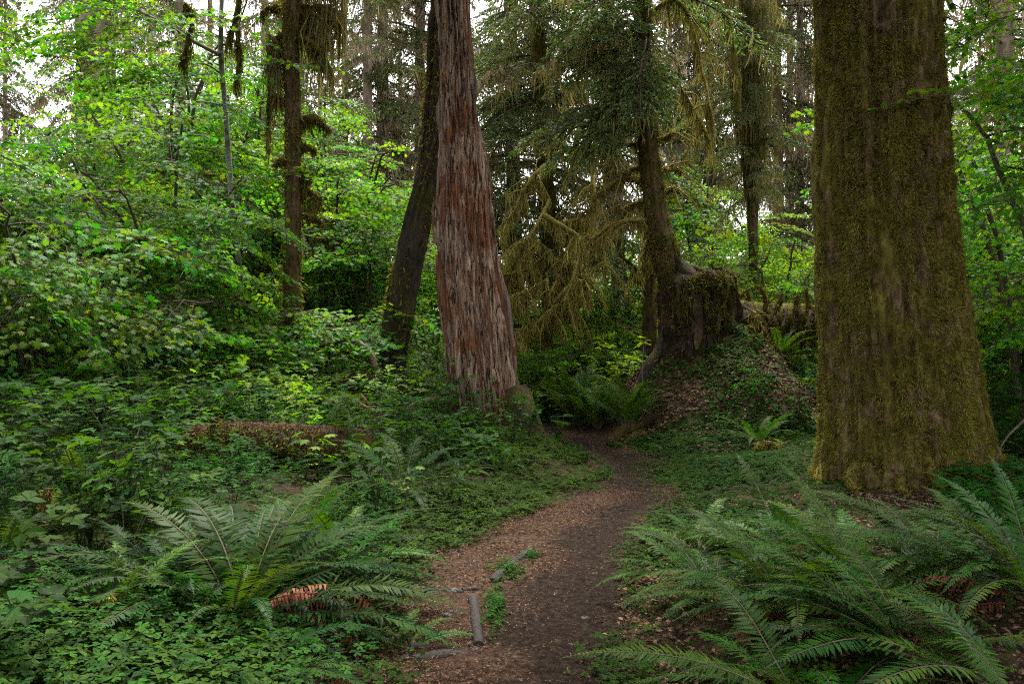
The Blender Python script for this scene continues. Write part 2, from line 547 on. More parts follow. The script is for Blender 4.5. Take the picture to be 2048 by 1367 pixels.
def litter_amount(x, y):
    c = np.interp(y, *zip(*TRC))
    w = np.interp(y, *zip(*TRW))
    return np.clip(.5 + 2.2 * (np.abs(x - c) - w) + .35 * fbm(x * 2.5, y * 2.5, 0, 3, 21), 0, 1)


TZ = .012 + .018 * fbm(TX * 2.2, TY * 2.2, 0, 3, 31) + .005 * fbm(TX * 14, TY * 14, 0, 2, 33) + .012 * noise(TX * 5, TY * 5, 0, 4)
TL = litter_amount(TX, TY)
TZ = TZ - .025 * (1 - TL) - .05 * (np.abs(tu - .5) * 2)[None, :] ** 12
o = part('trail', grid_geo(TX, TY, TZ, TL).mesh('trail', M['trail'], True), kind='structure')
o['label'] = 'winding dirt footpath with a dark bare tread and needle litter along its sides'


def trail_z(x, y):
    return .012 + .018 * fbm(x * 2.2, y * 2.2, 0, 3, 31) - .025 * (1 - litter_amount(x, y)) + .012 * noise(x * 5, y * 5, 0, 4)


# ------------------------------------------------------------------ small leaf shapes (base at the origin, pointing +Y, unit length)
def maple_leaf():
    ang = [180, 128, 104, 84, 62, 41, 21, 0]
    rad = [.30, .40, .30, .55, .36, .63, .39, .68]
    A = [(a, q) for a, q in zip(ang, rad)] + [(-a, q) for a, q in list(zip(ang, rad))[-2:0:-1]]
    V = [(math.sin(R(a)) * q, .34 + math.cos(R(a)) * q, -.22 * max(q - .3, 0)) for a, q in A]
    V.append((0, .34, 0))
    n = len(A)
    return np.array(V), [[(k + 1) % n, k, n] for k in range(n)]


def ovate(w=.34, fold=.08):
    V = [(0, 0, 0), (-w, .38, fold), (-w * .62, .72, fold * .6), (0, 1, -.08), (w * .62, .72, fold * .6), (w, .38, fold), (0, .45, 0)]
    return np.array(V, float), [[0, 5, 6], [5, 4, 6], [4, 3, 6], [3, 2, 6], [2, 1, 6], [1, 0, 6]]


def trefoil(kind='bramble'):
    """three leaflets on one stalk end"""
    V, Fc = ovate(.36 if kind == 'bramble' else .5, .06)
    if kind == 'oxalis':
        V = np.array([(0, 0, 0), (-.44, .62, -.05), (-.26, .98, -.12), (0, .80, .02), (.26, .98, -.12), (.44, .62, -.05)])
        Fc = [[0, 3, 2], [0, 2, 1], [0, 4, 3], [0, 5, 4]]
    VV, FF = [], []
    for k, a in enumerate((0, 112, -112) if kind != 'bramble' else (0, 82, -82)):
        c, s = math.cos(R(a)), math.sin(R(a))
        sc = .62 if (kind == 'bramble' and k) else (.75 if kind == 'bramble' else .55)
        W = V @ np.array([[c, s, 0], [-s, c, 0], [0, 0, 1]]) * sc
        if kind == 'bramble':
            W = W + np.array([0, .25, 0]) + (np.array([0, .1, 0]) if k == 0 else 0)
        FF += [[i + len(VV) for i in f] for f in Fc]
        VV += list(W)
    return np.array(VV), FF


def simple_trefoil():
    V, Fc = [], []
    for k, a in enumerate((0, 82, -82)):
        c, q = math.cos(R(a)), math.sin(R(a))
        sc = .75 if k == 0 else .62
        for x, y, z in ((0, 0, 0), (-.36, .45, .06), (0, 1, -.08), (.36, .45, .06)):
            V.append(((x * c + y * q) * sc, (-x * q + y * c) * sc + (.35 if k == 0 else .25), z * sc))
        Fc += [[4 * k, 4 * k + 2, 4 * k + 1], [4 * k, 4 * k + 3, 4 * k + 2]]
    return np.array(V), Fc


STV, STF = simple_trefoil()
MLV, MLF = maple_leaf()
BTV, BTF = trefoil('bramble')
OXV, OXF = trefoil('oxalis')
OVV, OVF = ovate()
DRV, DRF = np.array([(0, 0, 0), (-.3, .5, .10), (.3, .5, .06), (0, 1, -.02)]), [[0, 2, 1], [1, 2, 3]]


def leaf_frames(direc, tilt, n=None):
    """leaf orientation: along direc, upper side mostly up"""
    d = unit(np.asarray(direc, float))
    up = np.array([0, 0, 1.0]) + RNG.normal(size=d.shape) * tilt
    return frames(d, up)


# ------------------------------------------------------------------ leafy sprays of the vine maples
def spray_geo(seed, L=1.25, leaf=.090, mi=1, dens=1.0):
    global RNG
    keep, RNG = RNG, np.random.default_rng(seed)
    g = Geo()
    n = 9
    t = np.linspace(0, 1, n)
    bendx = RNG.normal() * .12
    ax = np.stack([bendx * t ** 2 * L, t * L, .05 * t * L - .20 * L * t ** 2 + RNG.normal(size=n) * .008], -1)
    tube(g, ax, np.linspace(.007, .0025, n), 3, .5, 0, False)
    pos, dr = [], []
    for k in range(1, n):
        for s in (-1, 1):
            ln = (.20 + .26 * (1 - abs(t[k] - .42) * 1.5)) * L * RNG.uniform(.55, 1.15)
            a = R(RNG.uniform(38, 66))
            d = np.array([s * math.sin(a), math.cos(a), RNG.normal() * .10 - .05])
            m = 4
            q = np.linspace(0, 1, m)[:, None]
            tw = ax[k] + d * q * ln + np.array([0, .10 * ln, -.14 * ln]) * q ** 2
            tube(g, tw, np.linspace(.004, .002, m), 3, .5, 0, False)
            for j in range(1, m):
                for s2 in (-1, 1):
                    if RNG.random() > .93 * dens:
                        continue
                    e = np.array([-d[1] * s2, d[0] * s2, 0]) * RNG.uniform(.5, 1.2) + d * RNG.uniform(.3, .8)
                    e[2] -= RNG.uniform(-.05, .35)
                    pos.append(tw[j] + unit(e) * .03)
                    dr.append(e)
            e = d + RNG.normal(size=3) * .2
            pos.append(tw[-1])
            dr.append(e)
    pos, dr = np.array(pos), np.array(dr)
    stamp(g, MLV, MLF, pos, leaf_frames(dr, .5), leaf * RNG.uniform(.6, 1.2, len(pos)), RNG.uniform(0, 1, len(pos)) ** .9 * .97 + (RNG.random(len(pos)) > .993) * .1, mi)
    RNG = keep
    return g


SPRAYS = [spray_geo(100 + k) for k in range(8)]
SPRAY = {'maple': [g.mesh('maple_spray', [M['twig'], M['maple']]) for g in SPRAYS],
         'young': [g.mesh('young_spray', [M['twig'], M['young']]) for g in SPRAYS[:4]]}


# ------------------------------------------------------------------ fern fronds (one metre long along +Y, rising by el degrees)
def frond_geo(seed, el, droop, dead=False, npin=50):
    global RNG
    keep, RNG = RNG, np.random.default_rng(seed)
    g = Geo()
    n = 26
    t = np.linspace(0, 1, n)
    ang = R(el) - R(droop) * t ** 1.4
    ds = 1.0 / (n - 1)
    yy = np.concatenate([[0], np.cumsum(np.cos(ang[:-1]) * ds)])
    zz = np.concatenate([[0], np.cumsum(np.sin(ang[:-1]) * ds)])
    xx = RNG.normal() * .10 * t ** 2 + .02 * np.sin(t * 5 + seed)
    ax = np.stack([xx, yy, zz], -1)
    tube(g, ax, np.linspace(.0055, .0012, n), 4, .5, 0, False)
    pt = np.linspace(.13, .995, npin)
    prof = np.where(pt < .38, .55 + .45 * sstep(.1, .38, pt), 1 - .97 * ((pt - .38) / .62) ** 1.35)
    base = np.stack([np.interp(pt, t, ax[:, k]) for k in range(3)], -1)
    tang = unit(np.stack([np.interp(pt, t, np.gradient(ax[:, k])) for k in range(3)], -1))
    side = np.tile([1.0, 0, 0], (npin, 1))
    nor = np.cross(side, tang)
    roll = RNG.normal() * .25
    for s in (-1, 1):
        ln = .112 * prof * RNG.uniform(.88, 1.1, npin)
        if dead:
            ln *= RNG.uniform(.5, 1, npin)
        sw = R(12) + R(34) * pt + RNG.normal(size=npin) * .07      # swept to the tip
        d = side * s * np.cos(sw)[:, None] + tang * np.sin(sw)[:, None]
        lift = RNG.normal(size=npin) * (.35 if dead else .10) + (-.25 if dead else .10) + roll * s * .4
        d = unit(d + nor * lift[:, None])
        w = unit(np.cross(nor, d))
        W = np.minimum(.0078, ln * .115 + .0012)[:, None]
        L = ln[:, None]
        drop = -nor * L * (RNG.uniform(.05, .2, (npin, 1)) + (.4 if dead else 0))
        b = base
        m1 = b + d * L * .25 + nor * L * .03
        m2 = b + d * L * .65 + drop * .35
        tp = b + d * L + drop
        V = np.stack([b, m1 - w * W, m1 + w * W, m2 - w * W * .75, m2 + w * W * .75, tp], 1)
        o = np.arange(npin)[:, None] * 6
        fc = np.concatenate([o + np.array([[0, 1, 2]]), o + np.array([[1, 3, 2]]), o + np.array([[2, 3, 4]]), o + np.array([[3, 5, 4]])])
        tn = np.clip(RNG.uniform(.15, .75) + RNG.normal(size=npin) * .12, 0, 1)
        g.add(V.reshape(-1, 3), fc, np.repeat(tn, 6), 1)
    RNG = keep
    return g


FROND = []
for k, (el, dr) in enumerate([(82, 60), (78, 95), (70, 65), (66, 110), (58, 70), (52, 100), (44, 60), (38, 90), (28, 60), (18, 70), (5, 55), (-8, 40)]):
    for s in (0, 1):
        FROND.append((el, frond_geo(300 + k * 5 + s, el, dr * (1.0 if s else .8)).mesh('fern_frond', [M['twig'], M['fern']])))
DARKF = []
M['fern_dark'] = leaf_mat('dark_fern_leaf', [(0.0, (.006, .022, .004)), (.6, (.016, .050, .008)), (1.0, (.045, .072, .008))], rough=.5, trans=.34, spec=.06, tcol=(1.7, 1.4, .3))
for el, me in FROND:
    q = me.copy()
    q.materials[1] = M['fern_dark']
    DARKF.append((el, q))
DEADF = [(el, frond_geo(400 + k, el, dr, True, 42).mesh('dead_frond', [M['deadfern'], M['deadfern']])) for k, (el, dr) in enumerate([(45, 130), (25, 110), (8, 90), (-15, 60)])]


def pick_frond(el, pool):
    c = sorted(pool, key=lambda q: abs(q[0] - el) + random.random() * 6)
    return c[0][1]


FERN_SPOTS = []


def fern(base, fronds, label, group='sword ferns', name='sword_fern', dead=(), pool=None):
    """fronds: (azimuth in degrees, elevation, length); azimuth 0 = to the right, 90 = away, 270 = towards the viewer"""
    t = thing(name, label, 'fern', base, group)
    FERN_SPOTS.append((base[0], base[1], (.95 if base[0] < -.9 and base[1] < 5 else .5) * max(f[2] for f in fronds) if base[1] < 9 else .3))
    for az, el, L in fronds:
        part('frond', pick_frond(el, pool or FROND), t, (.03 * math.cos(R(az)), .03 * math.sin(R(az)), 0), (0, R(random.uniform(-8, 8)), R(az - 90)), L)
    for az, el, L in dead:
        part('dead_frond', pick_frond(el, DEADF), t, (.02 * math.cos(R(az)), .02 * math.sin(R(az)), 0), (0, R(random.uniform(-20, 20)), R(az - 90)), L, label='withered orange brown frond')
    return t


def rand_fern(base, n, L, label, lo=20, hi=80, ndead=2, group='sword ferns', az0=0, az1=360):
    fr = []
    for k in range(n):
        az = az0 + (az1 - az0) * (k + random.uniform(-.4, .4)) / n
        fr.append((az, random.uniform(lo, hi), L * random.uniform(.7, 1.1)))
    return fern(base, fr, label, group, dead=[(random.uniform(0, 360), random.choice((8, -15, 25)), L * random.uniform(.5, .85)) for _ in range(ndead)])


# ------------------------------------------------------------------ conifer boughs
def bough_geo(seed, L=2.2, green=1.0, lich=.4, lo=False):
    global RNG
    keep, RNG = RNG, np.random.default_rng(seed)
    g = Geo()
    n = 10
    t = np.linspace(0, 1, n)
    ax = np.stack([RNG.normal() * .15 * t ** 2 * L, L * t * (1 - .12 * t), .06 * L * t - .42 * L * t ** 2], -1)
    tube(g, ax, np.linspace(.022, .005, n), 4, .5, 0, False)
    hang = []
    for k in range(34):
        tt = .10 + .90 * k / 34 + RNG.normal() * .01
        o = np.array([np.interp(tt, t, ax[:, q]) for q in range(3)])
        s = 1 if k % 2 else -1
        a = R(RNG.uniform(42, 70))
        ln = L * (.10 + .30 * (1 - tt) ** .8) * RNG.uniform(.6, 1.1)
        d = np.array([s * math.sin(a), math.cos(a), -.12 + RNG.normal() * .08])
        m = 5
        q = np.linspace(0, 1, m)[:, None]
        tw = o + d * q * ln + np.array([0, 0, -.38 * ln]) * q ** 2
        if not lo:
            tube(g, tw, np.linspace(.007, .002, m), 3, .5, 0, False)
        hang.append(tw)
        if green > 0 and RNG.random() < green:
            ns = max(int(ln / (.045 if lo else .022)), 6)
            qs = RNG.uniform(.12, 1, ns)
            p = np.stack([np.interp(qs, q[:, 0], tw[:, c]) for c in range(3)], -1)
            ss = np.where(RNG.random(ns) < .5, 1, -1)
            perp = np.array([d[1], -d[0], 0])
            dd = d * RNG.uniform(.4, 1, (ns, 1)) + perp * (ss * RNG.uniform(.3, 1, ns))[:, None] + np.array([0, 0, -.35]) + RNG.normal(size=(ns, 3)) * .15
            blades(g, p, dd, RNG.uniform(.05, .13, ns) * (1.5 if lo else 1), RNG.uniform(.018, .032, ns) * (1.6 if lo else 1), RNG.uniform(0, 1, ns), 1, .15, 1 if lo else 2)
    if lich > 0:
        allp = np.concatenate(hang + [ax, ax])
        nl = int(230 * lich)
        p = allp[RNG.integers(0, len(allp), nl)] + RNG.normal(size=(nl, 3)) * .012
        c = np.repeat(RNG.uniform(.3, 1, nl // 6 + 1), 6)[:nl]
        blades(g, p, np.array([0, 0, -1.0]) + RNG.normal(size=(nl, 3)) * .10, RNG.uniform(.08, .45, nl) * c, RNG.uniform(.008, .026, nl) * (1.6 if lo else 1), RNG.uniform(0, 1, nl), 2, .10, 1 if lo else 2)
    RNG = keep
    return g


BG = [bough_geo(500 + k, 2.2, 1.0, .35) for k in range(5)]
BL = [bough_geo(520 + k, 2.0, .35, 1.3) for k in range(4)]
BD = [bough_geo(540 + k, 1.8, .0, 1.0) for k in range(3)]
LG = [bough_geo(560 + k, 2.2, 1.0, .4, True) for k in range(4)]
LL = [bough_geo(580 + k, 2.1, .45, 1.5, True) for k in range(4)]
BOUGH = {'green': [b.mesh('bough', [M['twig'], M['needle'], M['lichen']]) for b in BG],
         'lichen': [b.mesh('lichen_bough', [M['twig'], M['needle'], M['lichen']]) for b in BL],
         'pale': [b.mesh('pale_bough', [M['twig'], M['needle'], M['pale_lichen']]) for b in BL + BD],
         'dead': [b.mesh('dead_bough', [M['twig'], M['needle'], M['lichen']]) for b in BD]}


def add_boughs(root, axis_at, zlo, zhi, n, scale, mix, pitch=(-25, 10), az=None, wide=1.0):
    """boughs round a trunk; axis_at(z) -> (x, y, r) in world; root.location is the base"""
    b = root.location
    kinds, wts = zip(*mix.items())
    for k in range(n):
        z = zlo + (zhi - zlo) * (k + random.random()) / n
        x, y, r = axis_at(z)
        a = random.uniform(0, 360) if az is None else random.uniform(*az)
        kd = random.choices(kinds, wts)[0]
        s = random.uniform(*scale)
        part('bough', random.choice(BOUGH[kd]), root, (x + r * .8 * math.cos(R(a)) - b.x, y + r * .8 * math.sin(R(a)) - b.y, z - b.z),
             (R(random.uniform(*pitch)), R(random.uniform(-15, 15)), R(a - 90)), s)


# ------------------------------------------------------------------ trunks
def px_rows(rows, d):
    out = []
    for py, xl, xr in rows:
        c = P((xl + xr) / 2, py, d)
        out.append((c[0], c[1], c[2], (xr - xl) / 2 / F * d))
    return out


class Trunk:
    """a trunk from (x, y, z, r) rows, top to bottom or bottom to top; disp(th, z) gives relief in metres"""

    def __init__(s, rows, disp=None):
        a = np.array(sorted(rows, key=lambda q: q[2]))
        zz = np.linspace(a[0, 2], a[-1, 2], 400)
        c = smooth_curve(a, len(a) * 24)
        c = c[np.argsort(c[:, 2])]
        s.z = zz
        s.x, s.y, s.r = (np.interp(zz, c[:, 2], c[:, k]) for k in (0, 1, 3))
        s.disp = disp or (lambda th, z: 0 * th)

    def at(s, z):
        return float(np.interp(z, s.z, s.x)), float(np.interp(z, s.z, s.y)), float(np.interp(z, s.z, s.r))

    def surf(s, th, z, off=0.0):
        r = np.interp(z, s.z, s.r) + s.disp(th, z) + off
        return np.stack([np.interp(z, s.z, s.x) + r * np.cos(th), np.interp(z, s.z, s.y) + r * np.sin(th), z], -1)

    def geo(s, zvals, nseg, tint=.5, cap=True):
        th = np.linspace(0, 2 * np.pi, nseg, endpoint=False)
        Z, T = np.meshgrid(zvals, th, indexing='ij')
        V = s.surf(T, Z)
        m, n = Z.shape
        i, j = np.meshgrid(np.arange(m - 1), np.arange(n), indexing='ij')
        k = (j + 1) % n
        g = Geo()
        g.add(V.reshape(-1, 3), np.stack([i * n + j, i * n + k, (i + 1) * n + k, (i + 1) * n + j], -1).reshape(-1, 4), tint)
        if cap:
            c = V[-1].mean(0)
            g.add(np.vstack([V[-1], c]), [[q, (q + 1) % n, n] for q in range(n)], tint)
        return g

    def moss(s, g, n, zlo, zhi, length, width, thresh=-.1, out=.6, seed=0, fs=2.5, zs=1.2, face=None, mi=0):
        th = RNG.uniform(0, 2 * np.pi, n) if face is None else RNG.uniform(face[0], face[1], n)
        z = RNG.uniform(zlo, zhi, n)
        v = fbm(np.cos(th) * fs, np.sin(th) * fs, z * zs, 3, seed + 60)
        k = v > thresh + RNG.normal(size=n) * .15
        th, z, v = th[k], z[k], v[k]
        p = s.surf(th, z)
        nr = np.stack([np.cos(th), np.sin(th), 0 * th], -1)
        dd = nr * RNG.uniform(.1, out, (len(th), 1)) + np.array([0, 0, -1.0]) * RNG.uniform(.15, 1, (len(th), 1)) + RNG.normal(size=(len(th), 3)) * .30
        blades(g, p - nr * .005, dd, RNG.uniform(*length, len(th)) * (1 + np.clip(v, -.3, 1)), RNG.uniform(*width, len(th)), np.clip(.45 + .4 * v + RNG.normal(size=len(th)) * .2, 0, 1), mi, .3)


def bark_disp(amp, f, zs, seed, lobes=0.0, z0=0.0, zl=1.0, nl=5):
    def fn(th, z):
        c, s_ = np.cos(th), np.sin(th)
        d = amp * (1.6 * (.5 - np.abs(noise(c * f, s_ * f, z * zs, seed))) + .8 * fbm(c * f * .5, s_ * f * .5, z * zs * .7, 2, seed + 3) + .35 * noise(c * f * 3, s_ * f * 3, z * zs * 4, seed + 5)) - amp * .5
        if lobes:
            k = np.clip(1 - (z - z0) / zl, 0, 1.2) ** 2
            d = d + lobes * k * (np.sin(th * nl + seed) * .5 + np.sin(th * (nl + 2) + seed * 2.1) * .35 + .3)
        return d
    return fn


def mossy_limb(root, pts, r0, r1, drape, nstr, name='limb', tintr=(.2, 1), mats=None, nseg=6, fuzz=.035, twigs=0):
    """a limb in a coat of moss with strands hanging from it; pts are world points"""
    b = np.array(root.location)
    c = smooth_curve(pts, max(8, len(pts) * 6))
    n = len(c)
    arc = np.concatenate([[0], np.cumsum(np.linalg.norm(np.diff(c, axis=0), axis=1))])
    ph = RNG.uniform(0, 99)
    c = c + np.stack([noise(arc / (r0 * 3.2), ph + 7 * k) for k in range(3)], -1) * r0 * .45
    rr = np.linspace(r0, r1, n) * (1 + .22 * noise(arc / (r0 * 2.2), ph + 50))
    g = Geo()
    tube(g, c, rr, nseg, .5, 0)
    for k in range(twigs):
        i = RNG.integers(n // 5, n)
        tl = RNG.uniform(.25, .8)
        d0 = unit(RNG.normal(size=3) * np.array([1, 1, .4]) + (c[-1] - c[0]) / np.linalg.norm(c[-1] - c[0]) * .7)
        q = np.linspace(0, 1, 7)[:, None]
        tw = c[i] + d0 * tl * q + np.array([0, 0, -.55 * tl]) * q ** 2 + np.cumsum(RNG.normal(size=(7, 3)) * .018, 0)
        tube(g, tw, np.linspace(r0 * .4, .006, 7), 4, .5, 0)
        m = nstr // 14
        if m:
            f = RNG.uniform(0, 5.99, m)
            i0 = f.astype(int)
            p = tw[i0] + (tw[i0 + 1] - tw[i0]) * (f - i0)[:, None]
            blades(g, p, np.array([0, 0, -1.0]) + RNG.normal(size=(m, 3)) * .2, RNG.uniform(.04, 1, m) ** 1.6 * drape * .7, RNG.uniform(.010, .022, m), RNG.uniform(*tintr, m), 1, .12)
    if nstr:
        i = RNG.uniform(0, n - 1, nstr)
        i0 = np.floor(i).astype(int)
        p = c[i0] + (c[np.minimum(i0 + 1, n - 1)] - c[i0]) * (i - i0)[:, None]
        rl = rr[i0]
        off = unit(RNG.normal(size=(nstr, 3)))
        cl = .35 + .65 * np.clip(noise(i * .9, 0, 0, int(abs(pts[0][0]) * 100) % 97) + .4, 0, 1)
        longer = RNG.random(nstr) < .55
        dd = np.where(longer[:, None], np.array([0, 0, -1.0]) + RNG.normal(size=(nstr, 3)) * .12, off + np.array([0, 0, -.3]))
        ln = np.where(longer, RNG.uniform(.25, 1, nstr) * drape * cl, RNG.uniform(.5, 1.4, nstr) * fuzz)
        blades(g, p + off * rl[:, None] * .8, dd, ln, RNG.uniform(.010, .024, nstr), RNG.uniform(*tintr, nstr), 1, .12)
    return part(name, g.mesh(name, mats or [M['moss_mat'], M['moss']], True, b), root)


# ================================================================== the giant mossy spruce on the right
D1 = 8.9
rows = px_rows([(-900, 1660, 1830), (-400, 1625, 1858), (0, 1632, 1872), (200, 1636, 1880), (400, 1638, 1894), (600, 1644, 1920), (800, 1650, 1948), (900, 1646, 1964), (960, 1634, 1988), (1010, 1612, 2012), (1060, 1590, 2040)], D1)
rows += [(rows[0][0] - .2, D1, 24, .28), (rows[0][0], D1, 15, .44)]
T1 = Trunk(rows, bark_disp(.065, 9, .65, 11, .16, -.1, 1.0, 5))
base = G(1815, D1)
giant = thing('spruce_tree', 'giant spruce trunk coated in brown and olive moss, right of the trail behind the ferns', 'tree', base, 'spruces along the trail')
zv = np.concatenate([np.linspace(-.5, 6, 340), np.linspace(6.1, 24, 60)])
part('trunk', T1.geo(zv, 210).mesh('giant_trunk', M['spruce_bark'], True, base), giant)
g = Geo()
T1.moss(g, 30000, -.3, 5.6, (.018, .045), (.005, .010), -.45, .45, 1, 5, .9, (R(160), R(380)))
nc = 14000                                   # cushions: many short strands round one spot
th = RNG.uniform(R(165), R(375), nc)
zc = RNG.uniform(-.3, 5.6, nc)
v = .8 * fbm(np.cos(th) * 4, np.sin(th) * 4, zc * 1.0, 3, 88) + .5 * sstep(2.5, .2, zc) + 9 * np.clip(T1.disp(th, zc + 3), -.06, .06)
keep = v > -.40 + RNG.normal(size=nc) * .25
th, zc, v = th[keep], zc[keep], v[keep]
per = 20
cr = RNG.uniform(.014, .050, len(th)) * (1 + .5 * np.clip(v, 0, 1))
rr = np.repeat(T1.surf(th, zc), per, 0)
nr = np.stack([np.cos(th), np.sin(th), 0 * th], -1).repeat(per, 0)
off = RNG.normal(size=rr.shape)
off -= (off * nr).sum(1, keepdims=True) * nr
cr2 = np.repeat(cr, per)[:, None]
dd = nr * RNG.uniform(.3, 1.1, (len(rr), 1)) + off * .45 + np.array([0, 0, -.55])
tn = np.repeat(np.clip(.5 + .35 * v + RNG.normal(size=len(v)) * .22, 0, 1), per) + RNG.normal(size=len(rr)) * .12
blades(g, rr + off * cr2 * .55, dd, cr2[:, 0] * RNG.uniform(.6, 1.25, len(rr)), RNG.uniform(.004, .009, len(rr)), np.clip(tn, 0, 1), 0, .3, 1)
part('moss', g.mesh('trunk_moss', M['moss'], False, base), giant, kind='stuff')
for k, th in enumerate((186, 212, 238, 258, 284, 312, 340, 358)):
    a = R(th + 5 * random.uniform(-1, 1))
    x, y, r = T1.at(.4)
    ext = random.uniform(.25, .65)
    q = [(.70, .62), (.88, .36), (1.0 + ext * .40, .13), (1.0 + ext, .0), (1.0 + ext * 1.6, -.14)]
    pts = [(x + math.cos(a + .10 * j) * r * f, y + math.sin(a + .10 * j) * r * f, zz + (gz(x, y) if j > 2 else 0)) for j, (f, zz) in enumerate(q)]
    mossy_limb(giant, pts, random.uniform(.07, .12), .04, .07, 2600, 'root', (.0, .75), [M['moss_mat'], M['moss']], 10, .045)
add_boughs(giant, T1.at, 8.0, 22, 36, (1.5, 2.2), {'green': 4, 'lichen': 1})
add_boughs(giant, T1.at, 8.6, 13, 14, (1.6, 2.2), {'green': 1}, (-8, 14), (200, 300))

# ================================================================== the red snag
D2 = 12.5
rows = px_rows([(-420, 886, 925), (-150, 878, 930), (0, 876, 936), (100, 884, 943), (200, 881, 952), (300, 884, 964), (398, 876, 976), (497, 880, 988), (597, 886, 1006), (680, 898, 1021), (763, 902, 1036), (815, 908, 1044), (870, 915, 1066), (920, 905, 1085)], D2)


def snag_disp(th, z):
    c, s_ = np.cos(th), np.sin(th)
    f = 9
    d = .03 * (.5 - np.abs(noise(c * f, s_ * f, z * .35, 3))) + .035 * noise(c * 3.2, s_ * 3.2, z * .4, 8) + .010 * noise(c * 22, s_ * 22, z * 1.4, 5) + .008 * noise(c * 40, s_ * 40, z * 3.5, 15)
    d = d - .06 * np.exp(-(noise(c * 6, s_ * 6, z * .30, 61) / .07) ** 2) * sstep(-.2, .2, noise(c * 2, s_ * 2, z * .6, 62)) - .03 * np.exp(-(noise(c * 11, s_ * 11, z * .5, 64) / .08) ** 2)
    step = noise(c * 5, s_ * 5, z * .55, 40)
    d = d - .055 * sstep(.22, .28, step) + .035 * sstep(-.25, -.30, step) - .05 * sstep(.45, .5, noise(c * 6, s_ * 6, z * 1.3, 47)) + .012 * noise(c * 8, s_ * 8, z * 5, 49)
    k = np.clip(1 - (z - 0) / 1.4, 0, 1) ** 2
    return d + .07 * k * np.sin(th * 6 + 1) + .012


T2 = Trunk(rows, snag_disp)
base = G(985, D2, 0)
snag = thing('dead_snag', 'tall dead tree trunk without bark, weathered grey and rusty red splintered wood', 'dead tree', base)
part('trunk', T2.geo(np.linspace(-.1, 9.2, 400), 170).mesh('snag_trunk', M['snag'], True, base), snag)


def strip(tr, th, z0, ln, w, thick, seed):
    g = Geo()
    n = 9
    q = np.linspace(0, 1, n)
    ww = w * (.06 + .94 * np.sin(np.pi * np.clip(q * .96 + .02, 0, 1))) * (1 + .2 * np.sin(q * 9 + seed))
    V = []
    for k in range(n):
        x, y, r = tr.at(z0 + ln * q[k])
        dth = ww[k] / 2 / max(r, .05)
        t0 = th + .05 * math.sin(q[k] * 3 + seed)
        o = thick * (1 + .5 * math.sin(seed + 4 * q[k]))
        for dt, of in ((-dth, -.02), (-dth * .8, o), (dth * .8, o), (dth, -.02)):
            V.append(tr.surf(np.array([t0 + dt]), np.array([z0 + ln * q[k]]), of)[0])
    Fc = [[a * 4 + b, a * 4 + b + 1, a * 4 + b + 5, a * 4 + b + 4] for a in range(n - 1) for b in range(3)] + [[0, 1, 2, 3], [n * 4 - 1, n * 4 - 2, n * 4 - 3, n * 4 - 4]]
    g.add(V, Fc)
    return g


for k in range(75):
    th = R(random.uniform(172, 372) if k % 3 else random.choice((random.uniform(172, 205), random.uniform(335, 368))))
    z0 = random.uniform(-.1, 6.0)
    red = random.random() < (.45 if z0 < 3 else .2)
    g = strip(T2, th, z0, random.uniform(.3, 1.8), random.uniform(.015, .055), random.uniform(.006, .030), k)
    part('splinter', g.mesh('splinter', M['red_wood'] if red else M['grey_wood'], False, base), snag)
for pts, r0 in (([P(1030, 800, 12.3), P(1058, 868, 11.9), P(1105, 905, 11.4), P(1165, 938, 10.7)], .20), ([P(925, 820, 12.3), P(900, 870, 12.0), P(860, 905, 11.6)], .15), ([P(985, 840, 12.0), P(990, 890, 11.6), P(1000, 925, 11.2)], .16)):
    mossy_limb(snag, pts, r0, r0 * .5, .14, 500, 'root', (.2, .9), [M['rot_wood'], M['moss']], 9, .05)

# ================================================================== other trunks that can be told apart
def trunk_tree(name, label, cat, d, rows, mat, amp=.02, group=None, top=None, moss=0, nseg=40, seed=1, face=(R(170), R(370)), mlen=(.04, .12), lobes=0.0, gpx=None):
    rw = px_rows(rows, d)
    rw = sorted(rw, key=lambda q: q[2])
    lo = rw[0]
    gb = gz(lo[0], d)
    if lo[2] > gb - .2:
        rw.insert(0, (lo[0], d, gb - .25, lo[3] * 1.15))
    if top:
        hi = rw[-1]
        rw.append((hi[0] + top[1], d, top[0], top[2]))
    tr = Trunk(rw, bark_disp(amp, 5, .8, seed, lobes, gb, .8))
    b = np.array([lo[0], d, gb])
    t = thing(name, label, cat, b, group)
    ztop = rw[-1][2]
    zv = np.linspace(rw[0][2], ztop, int(max(60, min(260, (ztop - rw[0][2]) * 22))))
    part('trunk', tr.geo(zv, nseg).mesh('trunk', mat, True, b), t)
    if moss:
        g = Geo()
        tr.moss(g, moss, gb, min(ztop, CAMZ + HZ / F * d + .5), mlen, (.010, .024), -.15, .6, seed, 2.5, 1.2, face)
        part('moss', g.mesh('trunk_moss', M['moss'], False, b), t, kind='stuff')
    return t, tr


dark, TRD = trunk_tree('leaning_tree', 'dark leaning conifer trunk with shaggy bark just behind the left of the red snag', 'tree', 14.9,
                       [(-100, 872, 900), (0, 862, 892), (150, 851, 887), (300, 842, 884), (450, 804, 860), (550, 782, 842), (680, 762, 820), (760, 752, 812)], M['dark_bark'], .05, 'spruces along the trail', (20, .6, .2), 3200, 48, 21, mlen=(.04, .10))
add_boughs(dark, TRD.at, 10.5, 19, 10, (1.0, 1.7), {'green': 3, 'lichen': 2})

